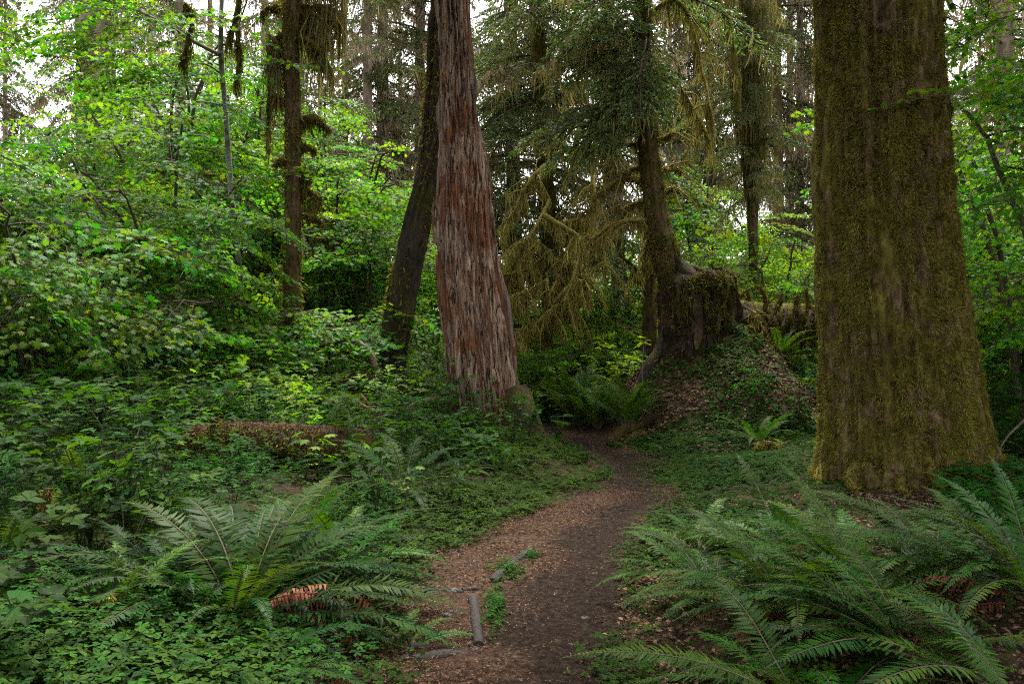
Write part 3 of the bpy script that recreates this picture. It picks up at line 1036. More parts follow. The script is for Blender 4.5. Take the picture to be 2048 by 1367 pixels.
left, TRL = trunk_tree('spruce_tree', 'slim brown spruce with moss clad stub branches standing amid the vine maples', 'tree', 15.2,
                       [(0, 567, 600), (200, 569, 602), (400, 570, 602), (600, 567, 602), (690, 564, 605)], M['brown_bark'], .018, 'spruces along the trail', (17, .3, .12), 4500, 36, 31)
for pts, dr, r0 in (([(598, 6), (632, 30), (662, 78)], .30, .06), ([(598, 74), (635, 98), (668, 160)], .22, .08), ([(566, 6), (545, 12), (522, 26)], .16, .055), ([(585, 66), (562, 72), (545, 100), (540, 200)], .5, .06),
                    ([(596, 238), (630, 236), (662, 260)], .22, .085), ([(598, 298), (612, 294), (630, 304)], .12, .055), ([(596, 350), (608, 346), (622, 358)], .25, .055), ([(598, 378), (622, 384), (642, 398)], .25, .04),
                    ([(570, 322), (558, 322), (550, 332)], .10, .06), ([(600, 430), (625, 432), (648, 448)], .15, .035), ([(568, 200), (545, 190), (535, 240), (538, 300)], .3, .04), ([(600, 30), (640, 10), (690, 30)], .8, .03)):
    mossy_limb(left, [P(x, y, 15.2 + random.uniform(-.15, .3)) for x, y in pts], r0 * .85, r0 * .6, dr * 1.9, 620, 'mossy_branch', (.1, .8), None, 7, .07)
add_boughs(left, TRL.at, 7.5, 16, 18, (.6, 1.1), {'green': 2, 'lichen': 3})
# curtains of lichen that hang at both sides of its stem
for k, (x0, y0, x1, y1, dr) in enumerate(((605, 10, 660, 60, 1.9), (612, 60, 650, 100, 1.6), (540, 70, 560, 100, 1.6), (608, 0, 690, -10, 1.2), (535, 95, 556, 130, 1.2))):
    mossy_limb(left, [P(x0, y0, 15.4), P((x0 + x1) / 2, (y0 + y1) / 2 - 5, 15.2), P(x1, y1, 15.1)], .03, .02, dr, 340, 'lichen_curtain', (0, .7), [M['moss_mat'], M['lichen']])

alder, TRA = trunk_tree('alder_tree', 'thin pale grey alder stem rising through the vine maples, bare side branch to the left', 'tree', 16,
                        [(-250, 450, 459), (0, 439, 448), (114, 437, 448), (209, 445, 455), (323, 452, 463), (448, 461, 473), (547, 474, 486), (700, 486, 500)], M['grey_bark'], .003, None, None, 0, 14, 41)
for pts, r0 in (([(440, 110), (385, 82), (325, 45), (250, 12), (165, -10)], .04), ([(448, 90), (480, 40), (500, -20)], .025), ([(446, 150), (415, 130), (392, 128)], .02), ([(325, 45), (280, 20), (240, -20)], .02)):
    g = Geo()
    tube(g, smooth_curve([P(x, y, 16 + random.uniform(-.3, .3)) for x, y in pts], 16), np.linspace(r0, r0 * .45, 16), 7)
    part('branch', g.mesh('alder_branch', M['twig'], True, alder.location), alder)
for x, y, a in ((170, 0, 190), (210, 10, 200), (255, 20, 250), (300, 30, 230), (330, 55, 260), (290, 60, 200), (120, 20, 185), (60, 25, 180), (220, 55, 230), (350, 90, 240), (390, 20, 300), (430, 30, 250), (480, 30, 30), (500, 80, 320), (410, 150, 240), (370, 150, 220), (330, 130, 200), (270, 110, 190), (460, 160, 300), (20, 10, 170), (90, -5, 200), (330, 5, 260), (380, 60, 280), (200, 60, 200), (240, 90, 230), (280, 140, 200), (310, 170, 250), (350, 190, 220), (400, 200, 260), (430, 110, 200), (360, 30, 210), (310, 0, 200), (240, 0, 240), (150, 30, 200), (40, 50, 180), (110, 60, 190), (520, 40, 20), (500, 130, 330), (470, 210, 300), (410, 60, 230), (440, 240, 250), (300, 100, 240), (265, 60, 200)):
    p = P(x, y, 15.6 + random.uniform(-.5, .6)) - np.array(alder.location)
    part('leaf_spray', random.choice(SPRAY['maple']), alder, p, (R(random.uniform(-28, 0)), R(random.uniform(-20, 20)), R(a - 90)), random.uniform(.8, 1.15))

# the hemlock on stilt roots beside the old stump
D6 = 15.2
hem, TR6 = None, None
rw = px_rows([(-120, 1262, 1296), (0, 1267, 1302), (150, 1270, 1309), (300, 1278, 1317), (398, 1287, 1332), (450, 1294, 1342), (500, 1303, 1356), (535, 1308, 1362), (570, 1320, 1358), (600, 1327, 1350), (640, 1326, 1346)], D6)
rw.append((rw[0][0] - .3, D6, 18, .10))
TR6 = Trunk(rw, bark_disp(.018, 5, .8, 61))
base = np.array([2.72, D6, gz(2.72, D6)])
hem = thing('hemlock_tree', 'leaning hemlock on forked stilt roots, growing against the old stump on the mound', 'tree', base)
part('trunk', TR6.geo(np.linspace(rw[-2][2] if False else P(0, 640, D6)[2], 18, 230), 40).mesh('hemlock_trunk', M['brown_bark'], True, base), hem)
g = Geo()
TR6.moss(g, 5200, 1.9, 7.8, (.03, .09), (.010, .022), -.05, .6, 4, 2.5, 1.0, (R(170), R(370)))
TR6.moss(g, 3000, 1.6, 3.4, (.03, .08), (.010, .022), -.4, .6, 4, 2.5, 1.0, (R(170), R(370)))
part('moss', g.mesh('hemlock_moss', M['moss'], False, base), hem, kind='stuff')
for pts, r0, r1 in (([(1338, 500), (1372, 540), (1402, 552), (1422, 575), (1434, 620), (1438, 660)], .07, .03), ([(1345, 500), (1380, 560), (1388, 620), (1380, 690)], .10, .04), ([(1325, 560), (1350, 600), (1358, 650), (1352, 720)], .10, .05), ([(1360, 530), (1410, 545), (1445, 575), (1462, 620), (1470, 680)], .09, .04), ([(1336, 620), (1333, 660), (1318, 700), (1302, 735), (1287, 778), (1278, 800)], .13, .15), ([(1337, 630), (1336, 680), (1330, 720), (1326, 760), (1327, 795)], .11, .13), ([(1350, 530), (1372, 545), (1395, 560), (1420, 548)], .16, .10),
                    ([(1328, 722), (1345, 738), (1362, 750), (1380, 748)], .05, .03), ([(1352, 740), (1342, 770), (1336, 800)], .03, .02)):
    mossy_limb(hem, [P(x, y, D6 - .1 - (.12 if x < 1345 else .16) * k) for k, (x, y) in enumerate(pts)], r0 * .9, r1 * .9, .10, 700, 'root', (.0, .6), [M['dark_bark'], M['moss']], 10, .05)
for pts, dr, r0 in (([(1300, 440), (1255, 440), (1215, 455), (1180, 478)], .45, .055), ([(1290, 400), (1262, 408), (1240, 420)], .25, .04), ([(1285, 362), (1250, 355), (1215, 372), (1190, 395), (1172, 440)], .30, .045), ([(1282, 330), (1255, 345), (1245, 350)], .2, .04),
                    ([(1280, 285), (1255, 290), (1220, 292), (1205, 320), (1210, 372)], .22, .045), ([(1276, 250), (1250, 252), (1235, 250)], .2, .05), ([(1272, 140), (1245, 130), (1228, 128)], .2, .06), ([(1330, 340), (1345, 336), (1362, 342)], .12, .05),
                    ([(1330, 380), (1345, 378), (1358, 384)], .1, .055), ([(1310, 280), (1340, 270), (1352, 262)], .15, .04), ([(1302, 30), (1340, 0), (1370, 20), (1395, 90), (1420, 220), (1424, 270)], .55, .05),
                    ([(1305, 120), (1340, 150), (1372, 190), (1400, 240), (1422, 282)], .55, .05), ([(1300, 470), (1290, 500), (1285, 540)], .3, .04), ([(1270, 180), (1230, 200), (1195, 240), (1170, 300)], .5, .045), ([(1268, 60), (1220, 70), (1180, 110)], .5, .05)):
    mossy_limb(hem, [P(x, y, D6 + random.uniform(-.3, .3)) for x, y in pts], r0 * .8, r0 * .35, dr * 1.3, 520, 'mossy_branch', (.0, .8), [M['lit_gold_moss'], M['lit_gold_tuft']], 6, .05, 5)
add_boughs(hem, TR6.at, 5.2, 8.2, 30, (.7, 1.15), {'green': 5, 'lichen': 1}, az=(100, 300))
add_boughs(hem, TR6.at, 6.5, 17, 18, (.7, 1.2), {'green': 3, 'lichen': 1})

# mossy spruces behind, between the snag and the hemlock
midl, TR7 = trunk_tree('spruce_tree', 'moss covered spruce trunk beyond the trail bend, right of the red snag', 'tree', 19.5,
                       [(-100, 1062, 1090), (200, 1070, 1100), (440, 1078, 1112), (600, 1084, 1122), (700, 1087, 1128), (745, 1082, 1134)], M['moss_mat'], .02, 'spruces along the trail', (22, .5, .1), 5000, 36, 71)
for pts, dr, r0 in (([(1085, 430), (1150, 470), (1170, 520), (1120, 590), (1070, 640), (1035, 672)], .55, .07), ([(1120, 470), (1125, 530), (1100, 590), (1080, 650)], .5, .05), ([(1100, 500), (1070, 530), (1030, 545), (1000, 550)], .5, .05),
                    ([(1095, 560), (1060, 580), (1030, 590), (1010, 610)], .4, .05), ([(1100, 400), (1060, 470), (1030, 500), (1010, 550)], .5, .045), ([(1200, 300), (1185, 350), (1190, 420), (1165, 470), (1150, 540), (1130, 600)], .4, .06),
                    ([(1110, 520), (1140, 530), (1160, 545), (1180, 580)], .5, .05), ([(1105, 600), (1135, 610), (1150, 640)], .35, .05), ([(1090, 330), (1060, 360), (1030, 420), (1005, 470)], .5, .05), ([(1110, 450), (1160, 440), (1200, 470), (1210, 540)], .5, .05), ([(1080, 480), (1050, 510), (1040, 560), (1045, 600)], .5, .04), ([(1160, 560), (1110, 620), (1060, 650), (1030, 665)], .4, .05)):
    mossy_limb(midl, [P(x, y, 17.2 + random.uniform(-.4, .8)) for x, y in pts], r0 * .7, r0 * .35, dr, 760, 'mossy_branch', (.3, 1), [M['lit_gold_moss'], M['lit_gold_tuft']], 6, .05, 13)
add_boughs(midl, TR7.at, 3.6, 9.4, 84, (.75, 1.25), {'green': 3, 'lichen': 2, 'pale': 1})
add_boughs(midl, TR7.at, 9.2, 21, 12, (.9, 1.5), {'green': 3, 'lichen': 1})

mid2, TR8 = trunk_tree('spruce_tree', 'shaded mossy spruce trunk seen between the yellow mossy limbs and the hemlock', 'tree', 22,
                       [(-100, 1205, 1230), (200, 1205, 1238), (440, 1215, 1248), (600, 1225, 1252), (700, 1226, 1258)], M['brown_bark'], .02, 'spruces along the trail', (22, .3, .1), 4200, 30, 81)
for pts, dr, r0 in (([(1230, 500), (1200, 505), (1180, 520)], .5, .05), ([(1230, 420), (1190, 430), (1160, 450)], .6, .05), ([(1235, 560), (1260, 556), (1280, 560)], .4, .05), ([(1228, 460), (1200, 450), (1180, 470)], .6, .05), ([(1240, 520), (1262, 526), (1275, 540)], .5, .05), ([(1225, 380), (1200, 390), (1180, 420)], .5, .05)):
    mossy_limb(mid2, [P(x, y, 21.8 + random.uniform(-.3, .3)) for x, y in pts], r0, r0 * .6, dr * 1.3, 420, 'mossy_branch', (.3, 1), None, 6, .06)
add_boughs(mid2, TR8.at, 4.0, 10.5, 60, (.7, 1.3), {'green': 1, 'lichen': 1, 'pale': 3})
add_boughs(mid2, TR8.at, 10.5, 21, 9, (.9, 1.5), {'green': 3, 'lichen': 1})

mid3, TR9 = trunk_tree('spruce_tree', 'dark thin spruce with drooping green boughs right behind the red snag', 'tree', 24,
                       [(-100, 1010, 1035), (300, 1012, 1040), (600, 1010, 1046), (700, 1008, 1050)], M['dark_bark'], .02, 'spruces along the trail', (24, .3, .1), 0, 24, 91)
add_boughs(mid3, TR9.at, 4.0, 12, 76, (.8, 1.5), {'green': 2, 'lichen': 1, 'pale': 2})
add_boughs(mid3, TR9.at, 12, 23, 10, (.9, 1.6), {'green': 3, 'lichen': 1})

short, TRS = trunk_tree('dead_snag', 'short dark broken trunk in the shade just left of the stilt rooted hemlock', 'dead tree', 17,
                        [(455, 1288, 1306), (520, 1284, 1312), (600, 1284, 1312), (720, 1282, 1316)], M['rot_wood'], .03, None, None, 900, 24, 95)

# lichen draped spruce left of the giant
drape, TRR = trunk_tree('spruce_tree', 'spruce hung from top to bottom with grey green lichen curtains, left of the giant trunk', 'tree', 20,
                        [(-100, 1478, 1520), (0, 1480, 1520), (300, 1492, 1516), (460, 1496, 1516), (560, 1498, 1516), (660, 1497, 1519)], M['brown_bark'], .015, 'spruces along the trail', (20, .2, .1), 1800, 24, 101)
g = Geo()
n = 5200
zz = RNG.uniform(4.3, 10.2, n)
th = RNG.uniform(0, 2 * np.pi, n)
wid = np.interp(zz, [4.3, 5.5, 7.0, 10], [.06, .22, .48, .62]) * np.sqrt(RNG.random(n))
x0 = np.interp(zz, TRR.z, TRR.x)
p = np.stack([x0 + wid * np.cos(th), 20 + wid * np.sin(th) * .8, zz + .12 * noise(th * 2, zz * 2)], -1)
cl = .3 + .7 * RNG.random(n)
blades(g, p, np.array([0, 0, -1.0]) + RNG.normal(size=(n, 3)) * .06, RNG.uniform(.2, .9, n) * cl, RNG.uniform(.010, .030, n), np.clip(RNG.normal(.25, .25, n), 0, 1), 0, .06)
part('lichen_curtain', g.mesh('lichen_curtain', M['lichen'], False, drape.location), drape, kind='stuff')
add_boughs(drape, TRR.at, 4.8, 10, 46, (.35, .75), {'green': 2, 'lichen': 3})
add_boughs(drape, TRR.at, 10, 19, 8, (.9, 1.5), {'green': 3, 'lichen': 1})
mossy_limb(drape, [P(1400, -40, 19.5), P(1440, 10, 19.4), P(1462, 80, 19.3), P(1475, 160, 19.2), P(1480, 230, 19.2)], .09, .06, .5, 420, 'mossy_branch', (0, .5))

# far trunks against the sky
FARS = [(48, [(-80, 152, 196), (180, 154, 200), (500, 150, 204)], 'pale pinkish trunk of a far spruce against the sky, left one of a close pair', 'pink_bark'),
        (50, [(-80, 197, 228), (180, 199, 231), (500, 196, 236)], 'grey lilac trunk of a far spruce, right one of a close pair against the sky', 'grey_bark'),
        (38, [(-80, 758, 776), (250, 752, 778), (500, 750, 782)], 'straight far spruce trunk with lilac bark left of the leaning tree', 'pink_bark'),
        (46, [(-80, 352, 368), (250, 350, 372), (500, 349, 375)], 'pale far trunk half hidden behind the alder leaves', 'pink_bark'),
        (42, [(-80, 1388, 1400), (200, 1386, 1402), (500, 1386, 1404)], 'slim far trunk against the bright gap left of the lichen draped spruce', 'brown_bark'),
        (44, [(-80, 1413, 1426), (200, 1412, 1428), (500, 1412, 1430)], 'slim far trunk beside the bright gap, nearer the lichen draped spruce', 'grey_bark'),
        (30, [(-80, 1995, 2026), (300, 1990, 2028), (600, 1988, 2034)], 'reddish far trunk behind the maple leaves right of the giant spruce', 'pink_bark'),
        (40, [(-80, 832, 850), (300, 830, 852), (600, 828, 856)], 'far trunk between the lilac trunk and the leaning tree', 'pink_bark'),
        (34, [(-80, 1548, 1562), (300, 1546, 1566), (600, 1545, 1568)], 'thin far trunk behind the bright bushes left of the giant spruce', 'brown_bark')]
for d, rows, lb, mt in FARS:
    t, tr = trunk_tree('spruce_tree', lb, 'tree', d, rows, M[mt], .03, 'far spruces', (34, .2, .15), 0, 20, d)
    add_boughs(t, tr.at, CAMZ + .16 * d if d < 47 else 16, 33, 84 if d < 47 else 18, (1.2, 2.4), {'green': 2, 'lichen': 1, 'pale': 3})

# far conifers with whole crowns that close the view
def crown_geo(seed, H, n, R0, pool, zlo):
    rnd = random.Random(seed)
    g = Geo()
    for k in range(n):
        q = (k + rnd.random()) / n
        z = zlo + (H - zlo) * q
        a = rnd.uniform(0, 2 * math.pi)
        s = R0 * (1 - .75 * q) * rnd.uniform(.7, 1.2)
        mt = Matrix.Translation((0, 0, z)) @ Euler((R(rnd.uniform(-25, 8)), R(rnd.uniform(-15, 15)), a)).to_matrix().to_4x4() @ Matrix.Scale(s, 4)
        g.merge(rnd.choice(pool), np.array(mt))
    return g


CROWN = [crown_geo(1, 26, 120, 1.9, LG, 2.0).mesh('far_crown', [M['twig'], M['needle'], M['lichen']]),
         crown_geo(2, 24, 120, 1.9, LG[:2] + LL, 1.5).mesh('far_crown', [M['twig'], M['needle'], M['lichen']]),
         crown_geo(3, 26, 120, 1.9, LL + LG[:1], 1.5).mesh('pale_crown', [M['twig'], M['needle'], M['pale_lichen']])]
g = Geo()
tube(g, [(0, 0, -.5), (0, 0, 8), (0, 0, 26)], [.24, .19, .04], 12)
FTR = g.mesh('far_trunk', M['pink_bark'], True)
for k, (px, d, c) in enumerate([(-120, 52, 1), (-20, 40, 2), (200, 34, 2), (255, 38, 0), (530, 33, 2), (600, 38, 1), (735, 36, 2), (1390, 44, 2), (1600, 36, 2), (10, 60, 2), (300, 58, 2), (420, 50, 2), (560, 54, 0), (640, 58, 2), (690, 46, 2), (800, 54, 2), (900, 48, 2), 
                                (1340, 56, 2), (1580, 46, 1), (1690, 40, 0), (1880, 42, 2), (1960, 48, 2), (2060, 36, 1), (2180, 40, 0)]):
    b = G(px, d)
    t = thing('spruce_tree', 'far spruce with drooping lichen hung boughs in the woods behind' if c else 'far dark green spruce in the woods behind', 'tree', b, 'far woods spruces' if c else 'far dark spruces', random.uniform(0, 6.28))
    part('trunk', FTR, t, scale=random.uniform(.8, 1.2))
    part('crown', CROWN[c], t, scale=random.uniform(.85, 1.25))

# out of view spruces added round the viewpoint: their high crowns shade the foreground
SHADE_CROWN = crown_geo(5, 28, 110, 2.1, LG, 10).mesh('shade_crown', [M['twig'], M['needle'], M['lichen']])
for k, (x, y) in enumerate([(-3.8, -1.2), (-6.5, -1.5), (6.5, -1), (-6.2, 6.5), (-7.6, 9.8), (10.5, 4), (-11.5, 3.5)]):
    t = thing('spruce_tree', 'unseen tall spruce added to shade the trail, ' + ['just left behind the viewpoint', 'at the left of the viewpoint', 'at the right of the viewpoint', 'out at the left of the big fern', 'out at the left of the undergrowth', 'far out beside the right ferns', 'far out beside the left thicket'][k], 'tree', (x, y, gz(x, y)), 'added shade spruces round the viewpoint', k * 1.3)
    part('trunk', FTR, t)
    part('crown', SHADE_CROWN, t)
    part('crown', SHADE_CROWN, t, (0, 0, -.6), (0, 0, R(77)), 1.06)

# ================================================================== vine maples
def maple(px, d, H, ns, spread, label, group, kind='maple', nb=8, zlo=.18, per=3, name='vine_maple', sc=(.75, 1.15), toward=0.0, sc_st=1.0, cat='tree'):
    b = G(px, d)
    t = thing(name, label, cat, b, group)
    rnd = random
    for s in range(ns):
        az = 2 * math.pi * (s + rnd.uniform(-.3, .3)) / ns + rnd.random()
        hh = H * rnd.uniform(.72, 1.0) / 1.08
        sp = spread * rnd.uniform(.5, 1.1)
        n = 12
        q = np.linspace(0, 1, n)
        c = np.stack([sp * math.cos(az) * q ** 1.5, sp * math.sin(az) * q ** 1.5 - toward * q ** 2, hh * (1 - (1 - q) ** 1.5)], -1) + RNG.normal(size=(n, 3)) * .03 * q[:, None]
        g = Geo()
        r0 = (.02 + .0065 * H) * sc_st
        tube(g, c, np.linspace(r0, r0 * .3, n), 6)
        sprs = []
        for k in range(nb):
            tt = zlo + (1 - zlo) * (k + rnd.random() * .9) / nb
            o = np.array([np.interp(tt, q, c[:, j]) for j in range(3)])
            ba = rnd.uniform(0, 2 * math.pi)
            bl = rnd.uniform(.35, 1.0) * (.35 + .16 * H) * (1.1 - .45 * tt)
            d3 = np.array([math.cos(ba), math.sin(ba), rnd.uniform(-.05, .35)])
            m = 6
            w = np.linspace(0, 1, m)[:, None]
            br = o + d3 * bl * w + np.array([0, 0, -.22 * bl]) * w ** 2
            tube(g, br, np.linspace(r0 * .35, .005, m), 4)
            for j in range(per):
                u_ = 1 - .33 * j + rnd.uniform(-.1, .05) * (j > 0)
                p = np.array([np.interp(max(u_, .05), w[:, 0], br[:, e]) for e in range(3)])
                sprs.append((p, ba + (rnd.uniform(-.25, .25) if j == 0 else rnd.choice((-1, 1)) * rnd.uniform(.5, 1.1))))
        part('stem', g.mesh('maple_stem', M['twig'], True), t)
        for p, a in sprs:
            part('leaf_spray', rnd.choice(SPRAY[kind]), t, p, (R(rnd.uniform(-38, 10)), R(rnd.uniform(-28, 28)), a - math.pi / 2), rnd.uniform(*sc))
    return t


VM = 'vine maples left of the trail'
LEFT = [(-70, 14, 5.0, 3, 1.6, 'vine maple at the left edge of the thicket, reaching in from outside the view'),
        (30, 13, 4.3, 3, 1.5, 'vine maple above the curved mossy stem at the left edge'),
        (150, 16, 5.3, 4, 1.8, 'vine maple in the thicket below the bright sky gap'),
        (250, 19, 6.4, 4, 1.9, 'vine maple in the thicket below the pair of far pale trunks'),
        (110, 22, 6.8, 4, 2.0, 'yellow green vine maple deep in the thicket at left'),
        (340, 15, 5.6, 4, 1.5, 'vine maple with layered sprays just left of the grey alder stem'),
        (400, 21, 8.2, 4, 1.9, 'tall vine maple behind the grey alder stem'),
        (520, 20.5, 6.8, 4, 1.6, 'vine maple between the alder stem and the slim brown spruce'),
        (480, 25, 9.5, 4, 2.0, 'tallest vine maple in the back of the thicket'),
        (660, 20.5, 7.0, 4, 1.6, 'vine maple to the right of the slim brown spruce'),
        (700, 25, 8.0, 4, 1.8, 'bright vine maple behind the one beside the slim spruce'),
        (735, 19, 4.6, 4, 1.4, 'vine maple between the slim spruce and the leaning dark tree'),
        (870, 26, 7.0, 3, 1.4, 'vine maple behind the red snag'),
        (300, 13, 3.7, 4, 1.6, 'low vine maple with pale blue green sprays in front of the thicket'),
        (70, 10.5, 2.7, 4, 1.5, 'nearest vine maple at the lower left with pale layered leaves'),
        (215, 11.0, 2.3, 4, 1.5, 'low vine maple spreading flat pale sprays over the undergrowth'),
        (500, 14.2, 2.3, 4, 1.1, 'low vine maple at the foot of the slim brown spruce'),
        (650, 15.8, 2.0, 4, 1.0, 'dark bushy vine maple beside the arched bare branch'),
        (420, 13.0, 2.1, 4, 1.3, 'dark low vine maple under the alder stem'),
        (200, 21, 8.2, 4, 1.7, 'tall vine maple reaching up in front of the pair of pale trunks'),
        (330, 19, 8.6, 4, 1.6, 'tall vine maple under the bare side branch of the alder'),
        (520, 23, 10.0, 4, 1.6, 'tall vine maple between alder stem and slim brown spruce, its top high'),
        (700, 22, 8.0, 4, 1.4, 'tall vine maple right of the slim brown spruce, its top high'),
        (300, 24, 10.5, 4, 2.0, 'tall thin vine maple in front of the far trunks at upper left'),
        (440, 27, 12.0, 4, 2.0, 'tall vine maple whose top shows right of the alder stem'),
        (650, 28, 10.5, 4, 1.8, 'tall vine maple whose top shows between slim spruce and lilac trunk'),
        (330, 27, 8.6, 4, 2.2, 'vine maple at the very back left against the pale far trunks')]
for px, d, H, ns, sp, lb in LEFT:
    maple(px, d, H, ns, sp, lb, VM, per=3 if d > 11 else 3, nb=8 if H > 3 else 6, toward=.5)
RT = 'maples beyond the mound'
for px, d, H, ns, sp, lb, kd in [
        (1205, 18.5, 1.9, 5, 1.0, 'bright yellow green bush beyond the trail bend', 'young'),
        (1150, 18.0, 1.4, 4, .9, 'low bright bush behind the dark ferns at the bend', 'young'),
        (1268, 20, 2.4, 4, .9, 'green bush just left of the hemlock roots', 'young'),
        (1400, 23, 6.2, 4, 1.2, 'slender green maple behind the hemlock and stump', 'maple'),
        (1480, 21, 4.6, 4, 1.3, 'green maple bush at the foot of the lichen draped spruce', 'young'),
        (1560, 19, 4.3, 4, 1.2, 'bright green maple bush left of the giant trunk', 'young'),
        (1612, 22, 4.6, 4, 1.3, 'maple bush tucked behind the left edge of the giant trunk', 'maple'),
        (1530, 25, 5.2, 4, 1.5, 'maple bush farther back between the bright bushes', 'young'),
        (1225, 21.5, 3.2, 5, 1.0, 'bright leafy bush between the golden limbs and hemlock roots', 'young'),
        (1080, 27, 5.0, 4, 1.5, 'bright maple far behind the golden mossy limbs', 'young'),
        (1165, 29, 6.0, 4, 1.6, 'tall bright maple far behind, between the golden limbs and the shaggy spruce', 'young'),
        (1255, 28, 5.5, 4, 1.4, 'bright maple far behind the hemlock, close to its left side', 'young'),
        (1035, 24, 2.8, 4, 1.0, 'green bush behind the foot of the red snag', 'young'),
        (1960, 14, 4.6, 4, 1.3, 'dark maple thicket shrub right behind the giant trunk', 'maple'),
        (2045, 12, 5.4, 4, 1.4, 'dark maple at the right edge in the shade', 'maple'),
        (2130, 9.5, 6.4, 4, 1.7, 'maple reaching in from the right edge with dark leaves overhead', 'maple'),
        (1990, 18, 5.5, 4, 1.6, 'maple farther back to the right of the giant trunk', 'maple'),
        (1925, 21, 6.5, 4, 1.5, 'tall maple in the gap right of the giant trunk', 'maple'),
        (2080, 15, 3.0, 5, 1.5, 'low dark maple under the trees at the right edge', 'maple')]:
    maple(px, d, H, ns, sp, lb, RT, kd, nb=8 if H > 3 else 6)

# far bushes that close the view under the trees: whole bushes, one mesh each
def bush_geo(seed, H, n, Rd):
    rnd = random.Random(seed)
    g = Geo()
    for k in range(n):
        a = rnd.uniform(0, 6.28)
        z = H * rnd.random() ** .8
        r = Rd * math.sqrt(rnd.random()) * (1 - .5 * z / H)
        mt = Matrix.Translation((r * math.cos(a), r * math.sin(a), z)) @ Euler((R(rnd.uniform(-30, 10)), R(rnd.uniform(-20, 20)), a - math.pi / 2 + rnd.uniform(-.6, .6))).to_matrix().to_4x4() @ Matrix.Scale(rnd.uniform(.8, 1.2), 4)
        g.merge(rnd.choice(SPRAYS[:4]), np.array(mt))
    return g


FB = []
for k in range(2):
    gb = bush_geo(k + 3, 3.6, 34, 1.5)
    FB += [gb.mesh('far_bush', [M['twig'], M['maple']]), gb.mesh('far_bush', [M['twig'], M['young']])]
k = 0
for d, step in ((24, 130), (29, 130), (35, 130), (44, 150)):
    for px in range(-150, 2250, step):
        x = px + random.uniform(-45, 45)
        if 1000 < x < 1230 and d < 25 or 1640 < x < 1900:
            continue
        b = G(x, d + random.uniform(-2, 2))
        t = thing('bush', 'leafy green bush in the far undergrowth between the trunks', 'bush', b, 'far undergrowth bushes', random.uniform(0, 6.28))
        part('foliage', random.choice(FB), t, scale=random.uniform(.7, 1.25) * (.8 if d < 26 else 1))
        k += 1

# ================================================================== old stump, nurse log on the mound
DS = 15.0
base = np.array([3.35, DS, gz(3.35, DS)])
rows = [(3.40, DS, .9, .62), (3.36, DS, 1.4, .58), (3.36, DS, 2.0, .56), (3.34, DS, 2.40, .54), (3.32, DS, 2.56, .47), (3.30, DS, 2.68, .30)]


def stump_disp(th, z):
    c, s_ = np.cos(th), np.sin(th)
    return .16 * noise(c * 2.4, s_ * 2.4, z * 2.3, 58) + .17 * (.5 - np.abs(noise(c * 3, s_ * 3, z * .9, 51))) + .11 * noise(c * 9, s_ * 9, z * 1.5, 52) + .04 * noise(c * 18, s_ * 18, z * 3, 54)


TS = Trunk(rows, stump_disp)
st = thing('stump', 'tall rotten stump draped with moss beside the hemlock, on top of the mound', 'stump', base)
part('wood', TS.geo(np.linspace(.9, 2.66, 90), 110).mesh('stump_wood', M['stump_wood'], True, base), st)
TS2 = Trunk([(3.98, DS + .25, .8, .62), (3.98, DS + .25, 1.4, .56), (3.95, DS + .25, 1.95, .47), (3.90, DS + .25, 2.18, .22)], lambda th, z: 1.25 * stump_disp(th + 2.0, z + 5))
part('wood', TS2.geo(np.linspace(.8, 2.18, 70), 100).mesh('stump_wood', M['stump_wood'], True, base), st)
g = Geo()
TS2.moss(g, 5200, 1.0, 2.18, (.05, .20), (.008, .018), -.25, .5, 3, 3, 1.5, (R(150), R(390)))
part('moss', g.mesh('stump_moss', M['moss'], False, base), st, kind='stuff')
for k in range(9):
    a = R(random.uniform(185, 355))
    x, y, r = TS2.at(1.8)
    pts = [(x + math.cos(a) * r * .5, y + math.sin(a) * r * .5, 2.08), (x + math.cos(a) * (r + .04), y + math.sin(a) * (r + .04), 1.95)]
    for j in range(1, 4):
        pts.append((x + math.cos(a + random.uniform(-.2, .2) * j) * (r + .05 + .06 * j), y + math.sin(a) * (r + .05 + .05 * j), 1.95 - .3 * j))
    mossy_limb(st, pts, random.uniform(.03, .07), .02, .28, 260, 'mossy_root', (.0, .7), [M['stump_wood'], M['moss']], 7, .05)
for k in range(34):
    g = strip(TS, R(random.uniform(175, 365)), random.uniform(1.0, 1.9), random.uniform(.3, .95), random.uniform(.05, .16), random.uniform(.03, .10), k + 5)
    part('shard', g.mesh('stump_shard', M['stump_wood'] if k % 3 else M['rot_wood'], False, base), st)
for k in range(15):
    a = R(random.uniform(165, 375))
    z0 = 2.62 + random.uniform(-.25, .08)
    x, y, r = TS.at(2.5)
    pts = [(x + math.cos(a) * r * .5, y + math.sin(a) * r * .5, z0 + .05), (x + math.cos(a) * (r + .03), y + math.sin(a) * (r + .03), z0 - .04)]
    drift = random.uniform(-.35, .35)
    for j in range(1, random.choice((2, 3, 4))):
        pts.append((x + math.cos(a + drift * j) * (r + .06 * random.random()), y + math.sin(a + drift * j) * (r + .06), z0 - random.uniform(.25, .5) * j))
    rt = random.uniform(.03, .085)
    mossy_limb(st, pts, rt, rt * .35, .30, 300, 'mossy_root', (.1, .9), [M['moss_mat'] if random.random() < .4 else M['stump_wood'], M['moss']], 7, .05)
g = Geo()
n = 3800
a = RNG.uniform(0, 2 * np.pi, n); rr = .62 * np.sqrt(RNG.random(n))
p = np.stack([3.33 + rr * np.cos(a), DS + rr * np.sin(a), 2.66 + .10 * fbm(rr * np.cos(a) * 4, rr * np.sin(a) * 4, 0, 2, 71) - .25 * (rr / .62) ** 4], -1)
